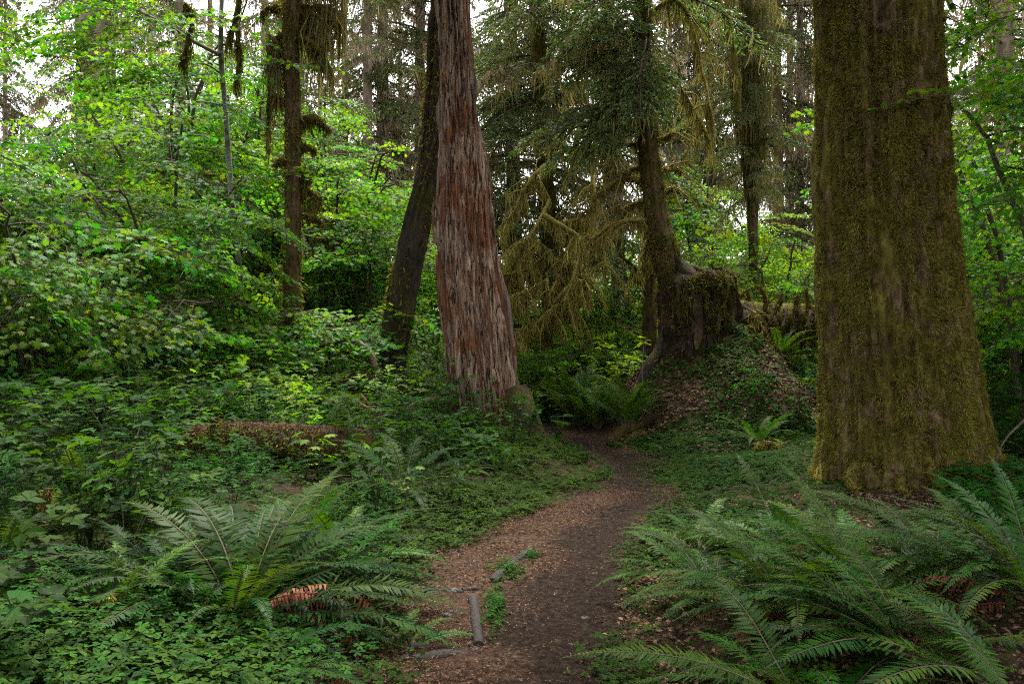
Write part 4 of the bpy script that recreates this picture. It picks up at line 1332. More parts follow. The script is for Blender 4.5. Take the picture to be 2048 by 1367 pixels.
blades(g, p, np.stack([np.cos(a) * .6, np.sin(a) * .6, RNG.uniform(-.9, .7, n)], -1), RNG.uniform(.03, .10, n), RNG.uniform(.008, .018, n), np.clip(RNG.normal(.35, .25, n), 0, 1))
TS.moss(g, 9000, .95, 2.6, (.03, .12), (.008, .016), .0, .6, 9, 3, 1.6, (R(160), R(380)))
m = 1900
a = RNG.uniform(R(160), R(380), m)
zz = 2.68 - np.abs(RNG.normal(size=m)) * .35 * (1 + .8 * noise(a * 5, 0, 0, 77))
p = TS.surf(a, np.clip(zz, 1.2, 2.66), .02)
blades(g, p, np.stack([np.cos(a) * .25, np.sin(a) * .25, -np.ones(m)], -1) + RNG.normal(size=(m, 3)) * .18, np.where(noise(a * 3, zz * 2, 0, 78) > 0, RNG.uniform(.06, .30, m), .04), RNG.uniform(.008, .016, m), np.clip(RNG.normal(.25, .22, m), 0, 1))
part('moss', g.mesh('stump_moss', M['moss'], False, base), st, kind='stuff')

base = G(1560, 16.0)
nl = thing('nurse_log', 'long mossy fallen log with hanging roots, running right from the stump behind the mound', 'log', base)
pts = [P(1400, 640, 15.1), P(1465, 648, 15.4), P(1520, 648, 15.9), P(1580, 640, 16.3), P(1650, 635, 16.8), P(1740, 640, 17.2)]
mossy_limb(nl, pts, .34, .32, .60, 8000, 'trunk', (.0, .7), [M['moss_mat'], M['moss']], 20, .10)
for k in range(11):
    x = 1462 + 178 * random.random()
    d = 15.3 + (x - 1465) * .0055
    w1, w2 = random.uniform(-16, 16), random.uniform(-26, 26)
    mossy_limb(nl, [P(x, 612 + random.uniform(-15, 10), d - .1), P(x + w1 * .3, 630, d - .40), P(x + w1, 665, d - .5 - random.random() * .2), P(x + w1 + w2, 700 + random.uniform(-20, 30), d - .5)], random.uniform(.02, .06), .012, .35, 320, 'mossy_root', (.0, .8), [M['stump_wood'], M['moss']], 7, .05)
for x in (1478, 1500, 1530, 1552, 1590, 1615):
    mossy_limb(nl, [P(x, 620, 15.6), P(x + random.uniform(-8, 8), 600, 15.6), P(x + random.uniform(-12, 12), 578 + random.uniform(-12, 12), 15.6)], .05, .03, .2, 200, 'mossy_stub', (.1, .8), None, 6, .08)

# ================================================================== fallen logs, branches, stumps at left
base = G(560, 8.6)
fl = thing('fallen_log', 'long fallen log in the undergrowth left of the snag, its top strewn with orange needles', 'log', base)
pts = [P(330, 896, 8.4), P(420, 884, 8.5), P(520, 882, 8.6), P(640, 888, 8.8), P(740, 896, 9.0)]
c = smooth_curve(pts, 60)
g = Geo()
tube(g, c, .17 + .02 * noise(np.linspace(0, 9, 60), 0), 18)
part('trunk', g.mesh('fallen_log', M['rot_wood'], True, base), fl)
g = Geo()
n = 14000
i = RNG.integers(0, 59, n); f = RNG.random((n, 1))
p = c[i] * (1 - f) + c[i + 1] * f
a = RNG.normal(size=n) * .8
p = p + np.stack([0 * a, -np.sin(a) * .175, np.cos(a) * .185], -1)
blades(g, p, np.stack([RNG.normal(size=n), RNG.normal(size=n), RNG.normal(size=n) * .25], -1), RNG.uniform(.015, .05, n), RNG.uniform(.004, .010, n), np.clip(RNG.normal(.85, .15, n), 0, 1), 0, .2, 1)
part('needle_litter', g.mesh('log_litter', M['litter'], False, base), fl, kind='stuff')
g = Geo()
n = 2400
i = RNG.integers(0, 59, n)
a = RNG.uniform(.3, 2.0, n)
p = c[i] + np.stack([RNG.normal(size=n) * .05, -np.sin(a) * .17, np.cos(a) * .17], -1)
blades(g, p, np.array([0, -.5, -.6]) + RNG.normal(size=(n, 3)) * .4, RNG.uniform(.03, .10, n), RNG.uniform(.008, .016, n), RNG.uniform(.2, .9, n))
part('moss', g.mesh('log_moss', M['moss'], False, base), fl, kind='stuff')
fl = thing('broken_root', 'dark broken root end sticking out of the herbs left of the snag foot', 'root', P(865, 880, 11.0))
for k in range(7):
    s0 = P(865, 872, 11.0)
    a = k / 7 * 6.28
    mossy_limb(fl, [s0, s0 + np.array([.12, -.08 + .1 * math.sin(a), .14 * math.cos(a)]), s0 + np.array([.2 + random.random() * .15, -.12 + .22 * math.sin(a), .26 * math.cos(a)])], .07, .02, .1, 40, 'broken_root', (.1, .5), [M['rot_wood'], M['moss']])

def stick(name, label, pts, r0, r1, mat='stick', moss=0, cat='branch', group=None, n=24):
    p = [P(*q) if len(q) == 3 else q for q in pts]
    base = np.array(p[0])
    g = Geo()
    c = smooth_curve(p, n) + RNG.normal(size=(n, 3)) * r0 * .12
    tube(g, c, np.linspace(r0, r1, n) * (1 + RNG.normal(size=n) * .06), 8, .5, 0)
    if moss:
        i = RNG.integers(0, n, moss)
        blades(g, c[i] + RNG.normal(size=(moss, 3)) * r0 * .7, RNG.normal(size=(moss, 3)) + np.array([0, 0, -.8]), RNG.uniform(.02, .09, moss), RNG.uniform(.008, .016, moss), RNG.uniform(.2, .9, moss), 1)
    return tag(part(name, g.mesh(name, [M[mat], M['moss']], True, base), None, base), label, cat, group)


stick('bare_branch', 'bare pale branch arching down to the ground in front of the dark thicket', [(640, 690, 14.6), (690, 684, 14.2), (722, 688, 14.0), (745, 716, 13.9), (757, 770, 13.8), (764, 850, 13.7)], .045, .06, 'stick', 120)
stick('fallen_branch', 'mossy fallen branch slanting across the ferns left of the snag', [(655, 868, 10.9), (720, 850, 11.1), (790, 825, 11.3), (850, 800, 11.5), (895, 795, 11.6)], .022, .035, 'stick', 500)
stick('broken_stick', 'short reddish broken stick pointing up left near the arched branch', [(692, 795, 12.5), (715, 805, 12.5), (745, 822, 12.4)], .025, .03, 'red_wood')
stick('broken_stick', 'second short broken stick beside the reddish one, a little steeper', [(722, 790, 12.7), (735, 805, 12.6), (748, 822, 12.5)], .02, .025, 'red_wood')
stick('white_twig', 'thin pale upright twig left of the hemlock roots', [(1287, 690, 14.5), (1285, 740, 14.5), (1286, 800, 14.5)], .006, .016, 'grey_wood')
stick('fallen_twig', 'crooked pale twig lying down the slope of the mound', [(1428, 740, 13.9), (1432, 775, 13.5), (1440, 800, 13.2), (1436, 832, 12.9)], .012, .018, 'stick')
stick('fallen_branch', 'grey branch lying flat in the clover below the mound', [(1432, 915, 10.9), (1480, 917, 10.9), (1520, 919, 10.9)], .03, .025, 'stick', 80)
stick('fallen_branch', 'pale stick lying in the clover close to the giant trunk', [(1555, 912, 11.1), (1590, 916, 11.0), (1632, 920, 10.9)], .025, .018, 'grey_wood', 30)
stick('fallen_branch', 'thin fallen branch arching from the right edge beside the giant trunk', [(2048, 840, 8.4), (2010, 880, 8.2), (1990, 930, 8.1)], .011, .007, 'twig')


def small_stump(px, d, ztop, r, label, mat='rot_wood', moss=1200, lean=0.0, name='stump', n=14):
    b = G(px, d)
    tr = Trunk([(b[0], d, b[2] - .1, r * 1.3), (b[0] + lean * .3, d, b[2] + .2, r * 1.05), (b[0] + lean * .7, d, b[2] + (ztop - b[2]) * .7, r), (b[0] + lean, d, ztop, r * .75)], bark_disp(r * .25, 4, 1.5, int(px)))
    t = thing(name, label, 'stump', b)
    part('wood', tr.geo(np.linspace(b[2] - .1, ztop, 40), 28).mesh('stump_wood', M[mat], True, b), t)
    g = Geo()
    f = min(1.0, d / 13)
    tr.moss(g, int(moss * (1 + 3 * (1 - f))), b[2], ztop, (.04 * f, .10 * f), (.010 * f, .018 * f), -.3, .6, int(px), 3, 2, (R(150), R(390)))
    part('moss', g.mesh('stump_moss', M['moss'], False, b), t, kind='stuff')
    return t


small_stump(722, 14.6, 1.0, .30, 'moss shrouded rotten stump under the arched bare branch', moss=4200)
small_stump(655, 17, 2.0, .26, 'broken dark stub behind the dark bushy maple', moss=2500)
small_stump(82, 15, 3.0, .14, 'dark thin dead stub among the maple leaves at left', 'dark_bark', 300)
small_stump(118, 8.6, .95, .045, 'thin mossy broken stub poking out of the left undergrowth', moss=500, lean=.06)
small_stump(62, 4.9, .66, .028, 'slim moss covered post like stub in the lower left undergrowth', 'dark_bark', moss=350, lean=.10)
small_stump(215, 4.0, .32, .04, 'small mossy stub low among the dark leaves at the bottom left', moss=700)
small_stump(430, 8.2, .78, .05, 'short dark stub behind the big left fern', moss=400)
rh = thing('mossy_root', 'low mossy root hump at the trail bend, below the mound', 'root', G(1240, 12.4))
for pts, r0 in (([G(1222, 12.9, -.04), G(1240, 13.1, .08), G(1272, 13.3, .12), G(1315, 13.4, .03)], .10), ([G(1250, 12.5, -.05), G(1275, 12.8, .05), G(1310, 12.9, -.03)], .07)):
    mossy_limb(rh, pts, r0, r0 * .6, .12, 900, 'root', (0, .6), [M['rot_wood'], M['moss']], 9, .05)
small_stump(1535, 11.0, .22, .10, 'tiny mossy stump in the clover below the mound', moss=900)

t = thing('leaning_log', 'mossy broken log end rising above the undergrowth at the left edge', 'log', G(90, 11))
mossy_limb(t, [P(-40, 760, 11.3), P(20, 755, 11.2), P(75, 735, 11.0), P(80, 715, 11.0)], .13, .10, .12, 900, 'trunk', (.2, .9), [M['rot_wood'], M['moss']], 12, .05)
t = thing('maple_trunk', 'old curved maple stem thick with moss at the left edge', 'tree', G(-30, 14))
mossy_limb(t, [G(-20, 14), P(-10, 620, 14), P(5, 530, 14), P(30, 495, 13.9), P(52, 470, 13.8)], .13, .07, .35, 900, 'trunk', (.2, .9))
mossy_limb(t, [P(5, 530, 14), P(-20, 470, 14), P(-30, 400, 14)], .09, .06, .3, 400, 'limb', (.2, .9))
mossy_limb(t, [P(50, 620, 14), P(90, 590, 14.2), P(120, 530, 14.2), P(145, 522, 14.2)], .05, .04, .4, 500, 'limb', (.2, .9))
# moss hung horizontal branches inside the thicket
for k, pts in enumerate(([(290, 338, 17), (350, 342, 17), (420, 350, 17), (480, 345, 17.2)], [(170, 395, 16.5), (230, 385, 16.5), (290, 400, 16.5)], [(400, 420, 17), (460, 425, 17), (540, 440, 17)], [(90, 470, 15), (140, 465, 15), (180, 480, 15)], [(610, 470, 18), (650, 480, 18), (690, 470, 18)],
                         [(370, 10, 15), (385, 30, 15), (372, 95, 15), (365, 120, 15)], [(480, -20, 15.5), (470, 40, 15.5), (455, 75, 15.5)], [(475, 60, 15.4), (478, 110, 15.4), (474, 165, 15.4)])):
    w = [P(*q) for q in pts]
    t = thing('mossy_branch', ['mossy dead branch hung with strands in front of the alder stem', 'mossy dead branch in the middle of the left thicket', 'mossy dead branch right of the alder stem', 'short moss hung branch low at the left of the thicket', 'mossy branch right of the slim brown spruce',
                               'lichen hung branch end dangling from the top edge left of the alder', 'dark mossy branch crossing the top edge right of the alder', 'thin hanging branch just right of the alder stem'][k], 'branch', w[0], 'mossy branches in the thicket')
    mossy_limb(t, w, .045, .03, .55 if k < 5 else .7, 520, 'limb', (.1, .8), None, 6, .06)

# ================================================================== ferns
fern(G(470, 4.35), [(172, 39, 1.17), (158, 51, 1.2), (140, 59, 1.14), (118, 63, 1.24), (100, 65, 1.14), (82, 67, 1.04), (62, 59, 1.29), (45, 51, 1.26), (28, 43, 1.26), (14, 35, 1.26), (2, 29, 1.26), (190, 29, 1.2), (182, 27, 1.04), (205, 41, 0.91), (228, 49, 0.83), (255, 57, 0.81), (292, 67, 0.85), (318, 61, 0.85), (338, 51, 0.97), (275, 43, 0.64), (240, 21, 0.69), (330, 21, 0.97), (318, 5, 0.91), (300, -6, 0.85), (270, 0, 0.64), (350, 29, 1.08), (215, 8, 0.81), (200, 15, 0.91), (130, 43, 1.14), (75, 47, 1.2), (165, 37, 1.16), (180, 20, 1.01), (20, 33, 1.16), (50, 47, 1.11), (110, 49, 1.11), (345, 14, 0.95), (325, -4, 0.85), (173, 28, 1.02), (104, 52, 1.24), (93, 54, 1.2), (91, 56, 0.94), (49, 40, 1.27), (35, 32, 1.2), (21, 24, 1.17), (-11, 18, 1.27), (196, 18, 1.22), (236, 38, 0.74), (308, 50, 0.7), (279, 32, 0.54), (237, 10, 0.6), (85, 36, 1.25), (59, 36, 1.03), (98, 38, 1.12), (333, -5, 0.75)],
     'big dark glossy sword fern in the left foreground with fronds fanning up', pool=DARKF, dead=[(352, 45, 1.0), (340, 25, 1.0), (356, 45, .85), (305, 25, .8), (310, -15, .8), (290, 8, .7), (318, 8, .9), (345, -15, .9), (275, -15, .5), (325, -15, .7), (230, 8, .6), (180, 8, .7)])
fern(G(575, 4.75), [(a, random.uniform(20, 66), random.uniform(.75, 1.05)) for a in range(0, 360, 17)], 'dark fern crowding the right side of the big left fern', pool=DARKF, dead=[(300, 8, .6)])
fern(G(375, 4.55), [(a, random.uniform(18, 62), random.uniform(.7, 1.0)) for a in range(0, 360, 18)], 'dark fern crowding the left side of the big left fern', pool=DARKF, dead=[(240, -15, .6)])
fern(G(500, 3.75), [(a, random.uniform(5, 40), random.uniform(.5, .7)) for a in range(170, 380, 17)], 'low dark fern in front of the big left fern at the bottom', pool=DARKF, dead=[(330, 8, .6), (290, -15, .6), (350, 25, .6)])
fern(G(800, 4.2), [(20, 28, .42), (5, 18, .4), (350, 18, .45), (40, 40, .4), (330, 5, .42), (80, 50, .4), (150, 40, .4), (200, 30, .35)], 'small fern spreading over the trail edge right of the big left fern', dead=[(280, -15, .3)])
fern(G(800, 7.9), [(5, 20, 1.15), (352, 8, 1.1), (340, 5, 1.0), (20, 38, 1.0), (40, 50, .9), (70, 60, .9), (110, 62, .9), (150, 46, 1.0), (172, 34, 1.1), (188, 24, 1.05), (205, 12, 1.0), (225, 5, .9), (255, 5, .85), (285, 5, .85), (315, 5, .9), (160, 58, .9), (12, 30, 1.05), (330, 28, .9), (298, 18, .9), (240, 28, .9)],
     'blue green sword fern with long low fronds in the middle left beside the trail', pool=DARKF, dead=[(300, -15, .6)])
RF = 'ferns in the right foreground'
def lfan(n, L, a0, a1, lo, hi):
    return [(a0 + (a1 - a0) * (k + random.uniform(-.4, .4)) / n, random.uniform(lo, hi), L * random.uniform(.8, 1.1)) for k in range(n)]
fern(G(1600, 4.3), lfan(18, .95, 90, 265, 20, 60) + lfan(5, .9, 270, 360, 10, 40), 'fern beside the trail in the right foreground, leftmost clump reaching over the edge', RF, dead=[(200, 8, .7), (230, -15, .6), (170, 25, .7), (260, 8, .7), (300, -15, .6), (215, 25, .7)])
fern(G(1735, 4.6), lfan(18, .92, 80, 240, 28, 70) + lfan(5, 1.0, 300, 400, 30, 60), 'tall fern in front of the left root of the giant trunk', RF, dead=[(90, 45, .8), (150, 25, .7), (120, 45, .9), (200, 8, .8), (60, 25, .7), (250, -15, .7)])
fern(G(1880, 5.1), lfan(18, .88, 60, 250, 28, 66) + lfan(5, .9, 270, 380, 30, 60), 'brownish fern right below the middle of the giant trunk', RF, dead=[(190, 25, .8), (260, 8, .7), (20, 45, .7)])
fern(G(1830, 3.75), lfan(18, 1.0, 95, 235, 20, 58) + lfan(4, .9, 260, 350, 10, 40), 'large fern with bright green fronds at the bottom right, leaning toward the trail', RF, dead=[(150, 8, .7), (110, 25, .8), (60, 25, .8), (80, 45, .9), (200, -15, .8), (130, 25, .9), (240, 8, .6)])
fern(G(1620, 3.35), lfan(12, .95, 110, 270, 8, 48), 'low fern with bluish fronds at the bottom edge right of the trail', RF, dead=[(180, -15, .6)])
fern(G(2080, 4.2), lfan(18, 1.0, 80, 230, 34, 70) + lfan(4, .9, 240, 330, 10, 40), 'tall fern leaning in from the right edge of the foreground', RF, dead=[(140, 25, .9), (180, 8, .8), (100, 45, .8)])
fern(G(2040, 3.3), lfan(12, 1.05, 100, 240, 15, 55), 'fern in the bottom right corner', RF, dead=[(160, 8, .7), (130, 25, .8)])
fern(G(1440, 5.0), lfan(13, .85, 60, 280, 25, 65), 'small fern at the trail edge left of the right foreground ferns', RF, dead=[(200, -15, .5)])
fern(G(1400, 6.2), lfan(12, .6, 0, 360, 25, 65), 'little green fern farther up the right trail edge', RF)
fern(G(1580, 5.8), lfan(14, .95, 60, 300, 30, 70), 'fern behind the leftmost right clump, toward the clover lawn', RF, dead=[(70, 45, .8)])
fern(G(1256, 13.2, .15), lfan(24, 1.2, 0, 360, 48, 80), 'upright fern on the root hump at the trail bend', dead=[(250, -15, .4)])
fern(G(1155, 15.0), lfan(26, 1.3, 0, 360, 56, 84), 'dense dark fern at the far end of the trail, right of the snag')
fern(G(1108, 16.2), lfan(24, 1.4, 0, 360, 56, 84), 'dark upright fern behind the trail end close to the red snag')
fern(G(1195, 14.4), lfan(24, 1.2, 0, 360, 56, 84), 'fern between the trail end ferns and the hemlock roots')
fern(G(1515, 11.9), lfan(15, .78, 0, 360, 30, 68), 'solitary fern at the foot of the mound slope')
fern(G(1275, 12.2), lfan(7, .4, 200, 340, 0, 40), 'tiny drooping fern below the root hump', dead=[(270, -15, .3)])
for px, d, n, L, lb in [(650, 9.2, 14, .85, 'arching pale fern on the fallen log left of the snag'), (715, 8.5, 12, .8, 'fern at the right end of the fallen log with light fronds'), (590, 9.8, 14, .85, 'light green fern behind the fallen log'), (500, 10.0, 12, .8, 'pale feathery fern clump behind the fallen log, left of centre'),
                        (60, 10.2, 12, .9, 'fern by the mossy log end at the left edge'), (235, 10.6, 12, .95, 'fern rising from the left undergrowth with upright fronds'), (830, 12.8, 12, .8, 'fern in the shade left of the snag base'), (790, 14.2, 12, .9, 'fern in deep shade at the foot of the leaning tree'),
                        (1975, 9.8, 14, .9, 'fern in the shade right of the giant trunk base'), (2030, 8.6, 12, .9, 'fern at the right edge behind the giant trunk'), (1935, 12.5, 12, 1.0, 'fern deep in the shade right of the giant trunk'), (1600, 15.6, 13, 1.0, 'fern in the shade under the nurse log'), (1560, 15.0, 12, .9, 'fern at the upper mound edge below the hanging roots'),
                        (690, 5.6, 10, .7, 'green fern between the big left fern and the trail'), (620, 6.2, 12, .8, 'fern right behind the big left fern'), (920, 8.8, 8, .5, 'light green fern in the clover beside the trail'), (1000, 9.2, 10, .55, 'delicate light green fern in the clover below the snag'), (890, 10.2, 10, .75, 'fern at the foot of the snag'),
                        (150, 6.3, 12, .8, 'dull fern in the dark left undergrowth'), (220, 4.1, 9, .6, 'half withered fern low at the bottom left'), (20, 5.2, 10, .7, 'fern in the dark at the lower left edge')]:
    rand_fern(G(px, d, .15 if px == 650 else 0), n, L, lb, 25, 75, 1)

# ================================================================== bramble shrubs: arching stems with three-part leaves
def bramble_geo(seed, H=.75, nst=8, nl=8, leaf=.085, mats=1):
    global RNG
    keep, RNG = RNG, np.random.default_rng(seed)
    g = Geo()
    pos, dr = [], []
    for s in range(nst):
        a = 2 * np.pi * (s + RNG.uniform(-.3, .3)) / nst
        h = H * RNG.uniform(.55, 1.1)
        sp = H * RNG.uniform(.25, .75)
        q = np.linspace(0, 1, 8)
        c = np.stack([sp * np.cos(a) * q ** 1.3, sp * np.sin(a) * q ** 1.3, h * np.sin(q * 2.0) / .95], -1)
        tube(g, c, np.linspace(.005, .002, 8), 3, .5, 0, False)
        for k in range(nl):
            tt = .2 + .8 * (k + .5 * RNG.random()) / nl
            o = np.array([np.interp(tt, q, c[:, j]) for j in range(3)])
            b = a + RNG.uniform(-1.7, 1.7)
            e = np.array([np.cos(b), np.sin(b), RNG.uniform(-.25, .3)])
            pos.append(o + e * RNG.uniform(.02, .07))
            dr.append(e)
    pos, dr = np.array(pos), np.array(dr)
    stamp(g, BTV, BTF, pos, leaf_frames(dr, .30), leaf * RNG.uniform(.65, 1.25, len(pos)), RNG.uniform(0, 1, len(pos)), mats)
    RNG = keep
    return g


BGEO = [bramble_geo(700 + k, .75, 8, 8, (.07, .085, .10, .12, .14)[k]) for k in range(5)]
BR = [g.mesh('bramble_foliage', [M['stalk'], M['bramble']]) for g in BGEO]
BRY = [bramble_geo(720 + k, .8, 7, 8, .11).mesh('salmonberry_foliage', [M['stalk'], M['young']]) for k in range(3)]


def scatter(n, x0, x1, y0, y1, mind, keep):
    pts = []
    tries = 0
    while len(pts) < n and tries < n * 60:
        tries += 1
        y = random.uniform(y0, y1)
        x = (random.uniform(x0, x1) - CX) / F * y
        if outside(x, y) < keep:
            continue
        if any((x - a) ** 2 + (y - b) ** 2 < mind ** 2 for a, b in pts):
            continue
        pts.append((x, y))
    return pts


def clear_of(x, y):
    return math.hypot(x - 3.4, y - 15) > 1.2 and math.hypot(x - (1815 - CX) / F * D1, y - D1) > 1.25 and math.hypot(x + .36, y - 12.5) > .75 and all(math.hypot(x - a, y - b) > c for a, b, c in FERN_SPOTS)


def brambles(pts, meshes, label, group, sc, name='bramble_bush'):
    for x, y in pts:
        if not clear_of(x, y):
            continue
        if 5.6 < y < 9.0 and 350 < CX + F * x / y < 690:      # low growth before the log
            if random.random() < .2:
                continue
            k = .52
        else:
            k = 1.0
        t = thing(name, label, 'shrub', (x, y, gz(x, y)), group, random.uniform(0, 6.28))
        part('foliage', random.choice(meshes), t, (0, 0, 0), (R(random.uniform(-8, 8)), R(random.uniform(-8, 8)), 0), random.uniform(*sc) * k)


brambles(scatter(60, -60, 520, 5.2, 10.5, .36, .5), BR, 'low bramble shrub in the tangled undergrowth between the big left fern and the thicket', 'brambles in the left undergrowth', (.75, 1.15))
brambles(scatter(46, 420, 900, 6.5, 12.5, .38, .55), BR, 'leafy bramble in the undergrowth in front of the fallen log and snag', 'brambles before the fallen log', (.55, .9))
brambles(scatter(50, -80, 380, 3.2, 5.6, .22, .6), BR, 'dark bramble in the lower left corner', 'brambles in the lower left corner', (.55, .85))
brambles(scatter(34, -80, 900, 11.5, 16, .5, .6), BR + BRY, 'bramble at the foot of the vine maples', 'brambles under the vine maples', (.8, 1.3))
brambles(scatter(14, 400, 640, 9.3, 12.0, .4, .6), BRY, 'light green salmonberry shrub behind the fallen log', 'salmonberries behind the fallen log', (.7, 1.0), 'salmonberry_bush')
brambles(scatter(16, 1040, 1270, 15.6, 18, .45, .4), BRY, 'bright salmonberry shrub beyond the trail bend', 'salmonberries beyond the bend', (.8, 1.3), 'salmonberry_bush')
brambles(scatter(26, 1900, 2120, 7.5, 16, .5, .5), BR, 'dark bramble in the shade right of the giant trunk', 'brambles right of the giant trunk', (.7, 1.2))
brambles(scatter(14, 1500, 1660, 12.5, 18, .5, .5), BR, 'dark bramble in the hollow between the mound and the giant trunk', 'brambles beside the mound', (.5, .9))
brambles(scatter(26, 1000, 1700, 17, 23, .8, .3), BR + BRY, 'bramble in the undergrowth beyond the mound', 'brambles beyond the mound', (1.0, 1.6))
brambles(scatter(14, 880, 1060, 10.4, 12.4, .34, .4), BR, 'leafy bramble at the foot of the red snag', 'brambles at the snag foot', (.45, .75))


ORD = ['nearest', 'second nearest', 'third nearest', 'fourth nearest', 'fifth nearest', 'sixth nearest', 'seventh nearest', 'eighth nearest', 'ninth nearest', 'tenth nearest', 'eleventh nearest', 'twelfth nearest', 'thirteenth nearest', 'fourteenth nearest', 'fifteenth nearest', 'sixteenth nearest', 'seventeenth nearest', 'eighteenth nearest', 'nineteenth nearest', 'twentieth nearest']
MARKS = [(-30, 'the left edge'), (70, 'the dead stub among the maples'), (190, 'the two far pale trunks'), (300, 'the open maples'), (450, 'the grey alder stem'), (585, 'the slim brown spruce'), (690, 'the arched bare branch'), (800, 'the leaning dark trunk'), (960, 'the red snag'), (1105, 'the mossy trunk past the bend'), (1215, 'the golden mossy limbs'),
         (1300, 'the stilt rooted hemlock'), (1410, 'the old stump'), (1505, 'the lichen draped spruce'), (1600, 'the giant trunk edge'), (1800, 'the giant trunk'), (1950, 'the giant right flank'), (2060, 'the right edge')]
NEAR = [(-30, 'the left edge'), (62, 'the mossy post'), (180, 'the low mossy stub'), (300, 'the left fronds of the big fern'), (470, 'the middle of the big fern'), (610, 'the right fronds of the big fern'), (720, 'the blue green fern'), (860, 'the snag roots')]


def relabel(group, noun, marks, words='in line with'):
    """each of a group told apart by what it stands in line with and how near it is"""
    sets = {}
    for o in COL.objects:
        if o.get('group') == group and o.parent is None:
            px = CX + F * o.location.x / o.location.y
            m = min(marks, key=lambda q: abs(q[0] - px))[1]
            sets.setdefault(m, []).append(o)
    for m, obs in sets.items():
        obs.sort(key=lambda o: o.location.y)
        for k, o in enumerate(obs):
            o['label'] = f'{noun} {words} {m}, {ORD[min(k, 19)]}' if len(obs) > 1 else f'{noun} {words} {m}'


relabel('brambles in the left undergrowth', 'low bramble', NEAR + [(120, 'the pale trunks'), (240, 'the open maples'), (400, 'the alder stem'), (540, 'the slim spruce')])
relabel('brambles before the fallen log', 'leafy bramble before the log', MARKS)
relabel('brambles in the lower left corner', 'dark corner bramble', NEAR)
relabel('brambles under the vine maples', 'bramble under the maples', MARKS)
relabel('salmonberries behind the fallen log', 'light salmonberry behind the log', MARKS)
relabel('salmonberries beyond the bend', 'bright salmonberry beyond the bend', MARKS)
relabel('brambles right of the giant trunk', 'dark bramble', MARKS + [(2010, 'the reddish far trunk')])
relabel('brambles beside the mound', 'mound side bramble', MARKS)
relabel('brambles beyond the mound', 'bramble beyond the mound', MARKS)
relabel('brambles at the snag foot', 'snag foot bramble', [(900, 'the snag left side'), (965, 'the middle of the snag'), (1040, 'the snag right side')])
relabel('far undergrowth bushes', 'far leafy bush', MARKS)
relabel('far woods spruces', 'far lichen hung spruce', MARKS)
relabel('far dark spruces', 'far dark green spruce', MARKS)

# single plants with leaves one can pick apart
g = Geo()
g.add(MLV, MLF, .6)
LEAF = g.mesh('broad_leaf', M['bramble'])
LEAFY = g.mesh('light_leaf', M['young'])
g = Geo()
g.add(BTV, BTF, .6)
TREF = g.mesh('three_part_leaf', M['bramble'])


def herb(px, d, h, nl, size, label, meshes, group='single herbs beside the trail'):
    b = G(px, d)
    t = thing('herb', label, 'plant', b, group)
    g = Geo()
    tips = []
    ns = max(2, nl // 4)
    for s in range(ns):
        a = random.uniform(0, 6.28)
        q = np.linspace(0, 1, 7)
        c = np.stack([h * .3 * math.cos(a) * q ** 1.5, h * .3 * math.sin(a) * q ** 1.5, h * random.uniform(.7, 1) * q], -1)
        tube(g, c, np.linspace(.005, .002, 7), 4)
        for k in range(max(1, nl // ns)):
            j = min(6, 2 + int(k * 4.5 / max(1, nl // ns)) + random.randint(0, 1))
            tips.append(c[j])
    part('stem', g.mesh('herb_stem', M['twig'], True), t)
    for p in tips:
        a = random.uniform(0, 6.28)
        part('leaf', random.choice(meshes), t, p, (R(random.uniform(-35, 12)), R(random.uniform(-18, 18)), a), size * random.uniform(.7, 1.15))
    return t


for px, d, h, nl, sz, lb, ms in [(40, 3.75, .22, 10, .13, 'broad leaved herb in the bottom left corner', [LEAF]), (95, 3.9, .2, 10, .12, 'broad leaved herb right of the corner one at the bottom left', [LEAF]), (140, 3.7, .18, 10, .12, 'pale broad leaved herb at the bottom edge left of the big fern', [LEAF, LEAFY]), (20, 4.2, .3, 10, .12, 'broad leaved herb near the mossy post like stub', [LEAF]),
                                 (250, 4.9, .5, 12, .10, 'three part leaved herb at the left side of the big fern', [TREF]), (300, 4.4, .35, 12, .10, 'herb tucked under the left fronds of the big fern', [TREF]), (200, 5.2, .55, 14, .10, 'leafy herb left behind the big fern', [TREF]),
                                 (800, 6.8, .55, 16, .10, 'slim flowering herb standing in front of the blue green fern', [LEAFY, TREF]), (1120, 12.2, .5, 12, .17, 'thimbleberry with broad leaves at the trail edge right of the snag', [LEAF]), (1070, 11.6, .55, 12, .16, 'thimbleberry with broad leaves in front of the snag foot', [LEAF]),
                                 (960, 11.4, .75, 14, .13, 'tall leafy herb before the middle of the snag foot', [LEAF]), (900, 11.4, .9, 14, .13, 'tall leafy herb left of the snag foot', [LEAF]), (740, 7.3, .6, 14, .13, 'broad leaved herb left of the blue green fern', [LEAF]), (700, 7.8, .6, 14, .14, 'broad leaved herb in front of the fallen log', [LEAF, LEAFY]),
                                 (635, 8.0, .5, 12, .14, 'light broad leaved herb left of the one before the fallen log', [LEAFY]), (330, 9.2, 1.15, 16, .10, 'tall thin herb with yellow green leaves rising from the left undergrowth', [LEAFY]), (890, 14.5, 1.3, 16, .16, 'thimbleberry in front of the dark gap left of the snag', [LEAF])]:
    herb(px, d, h, nl, sz, lb, ms)

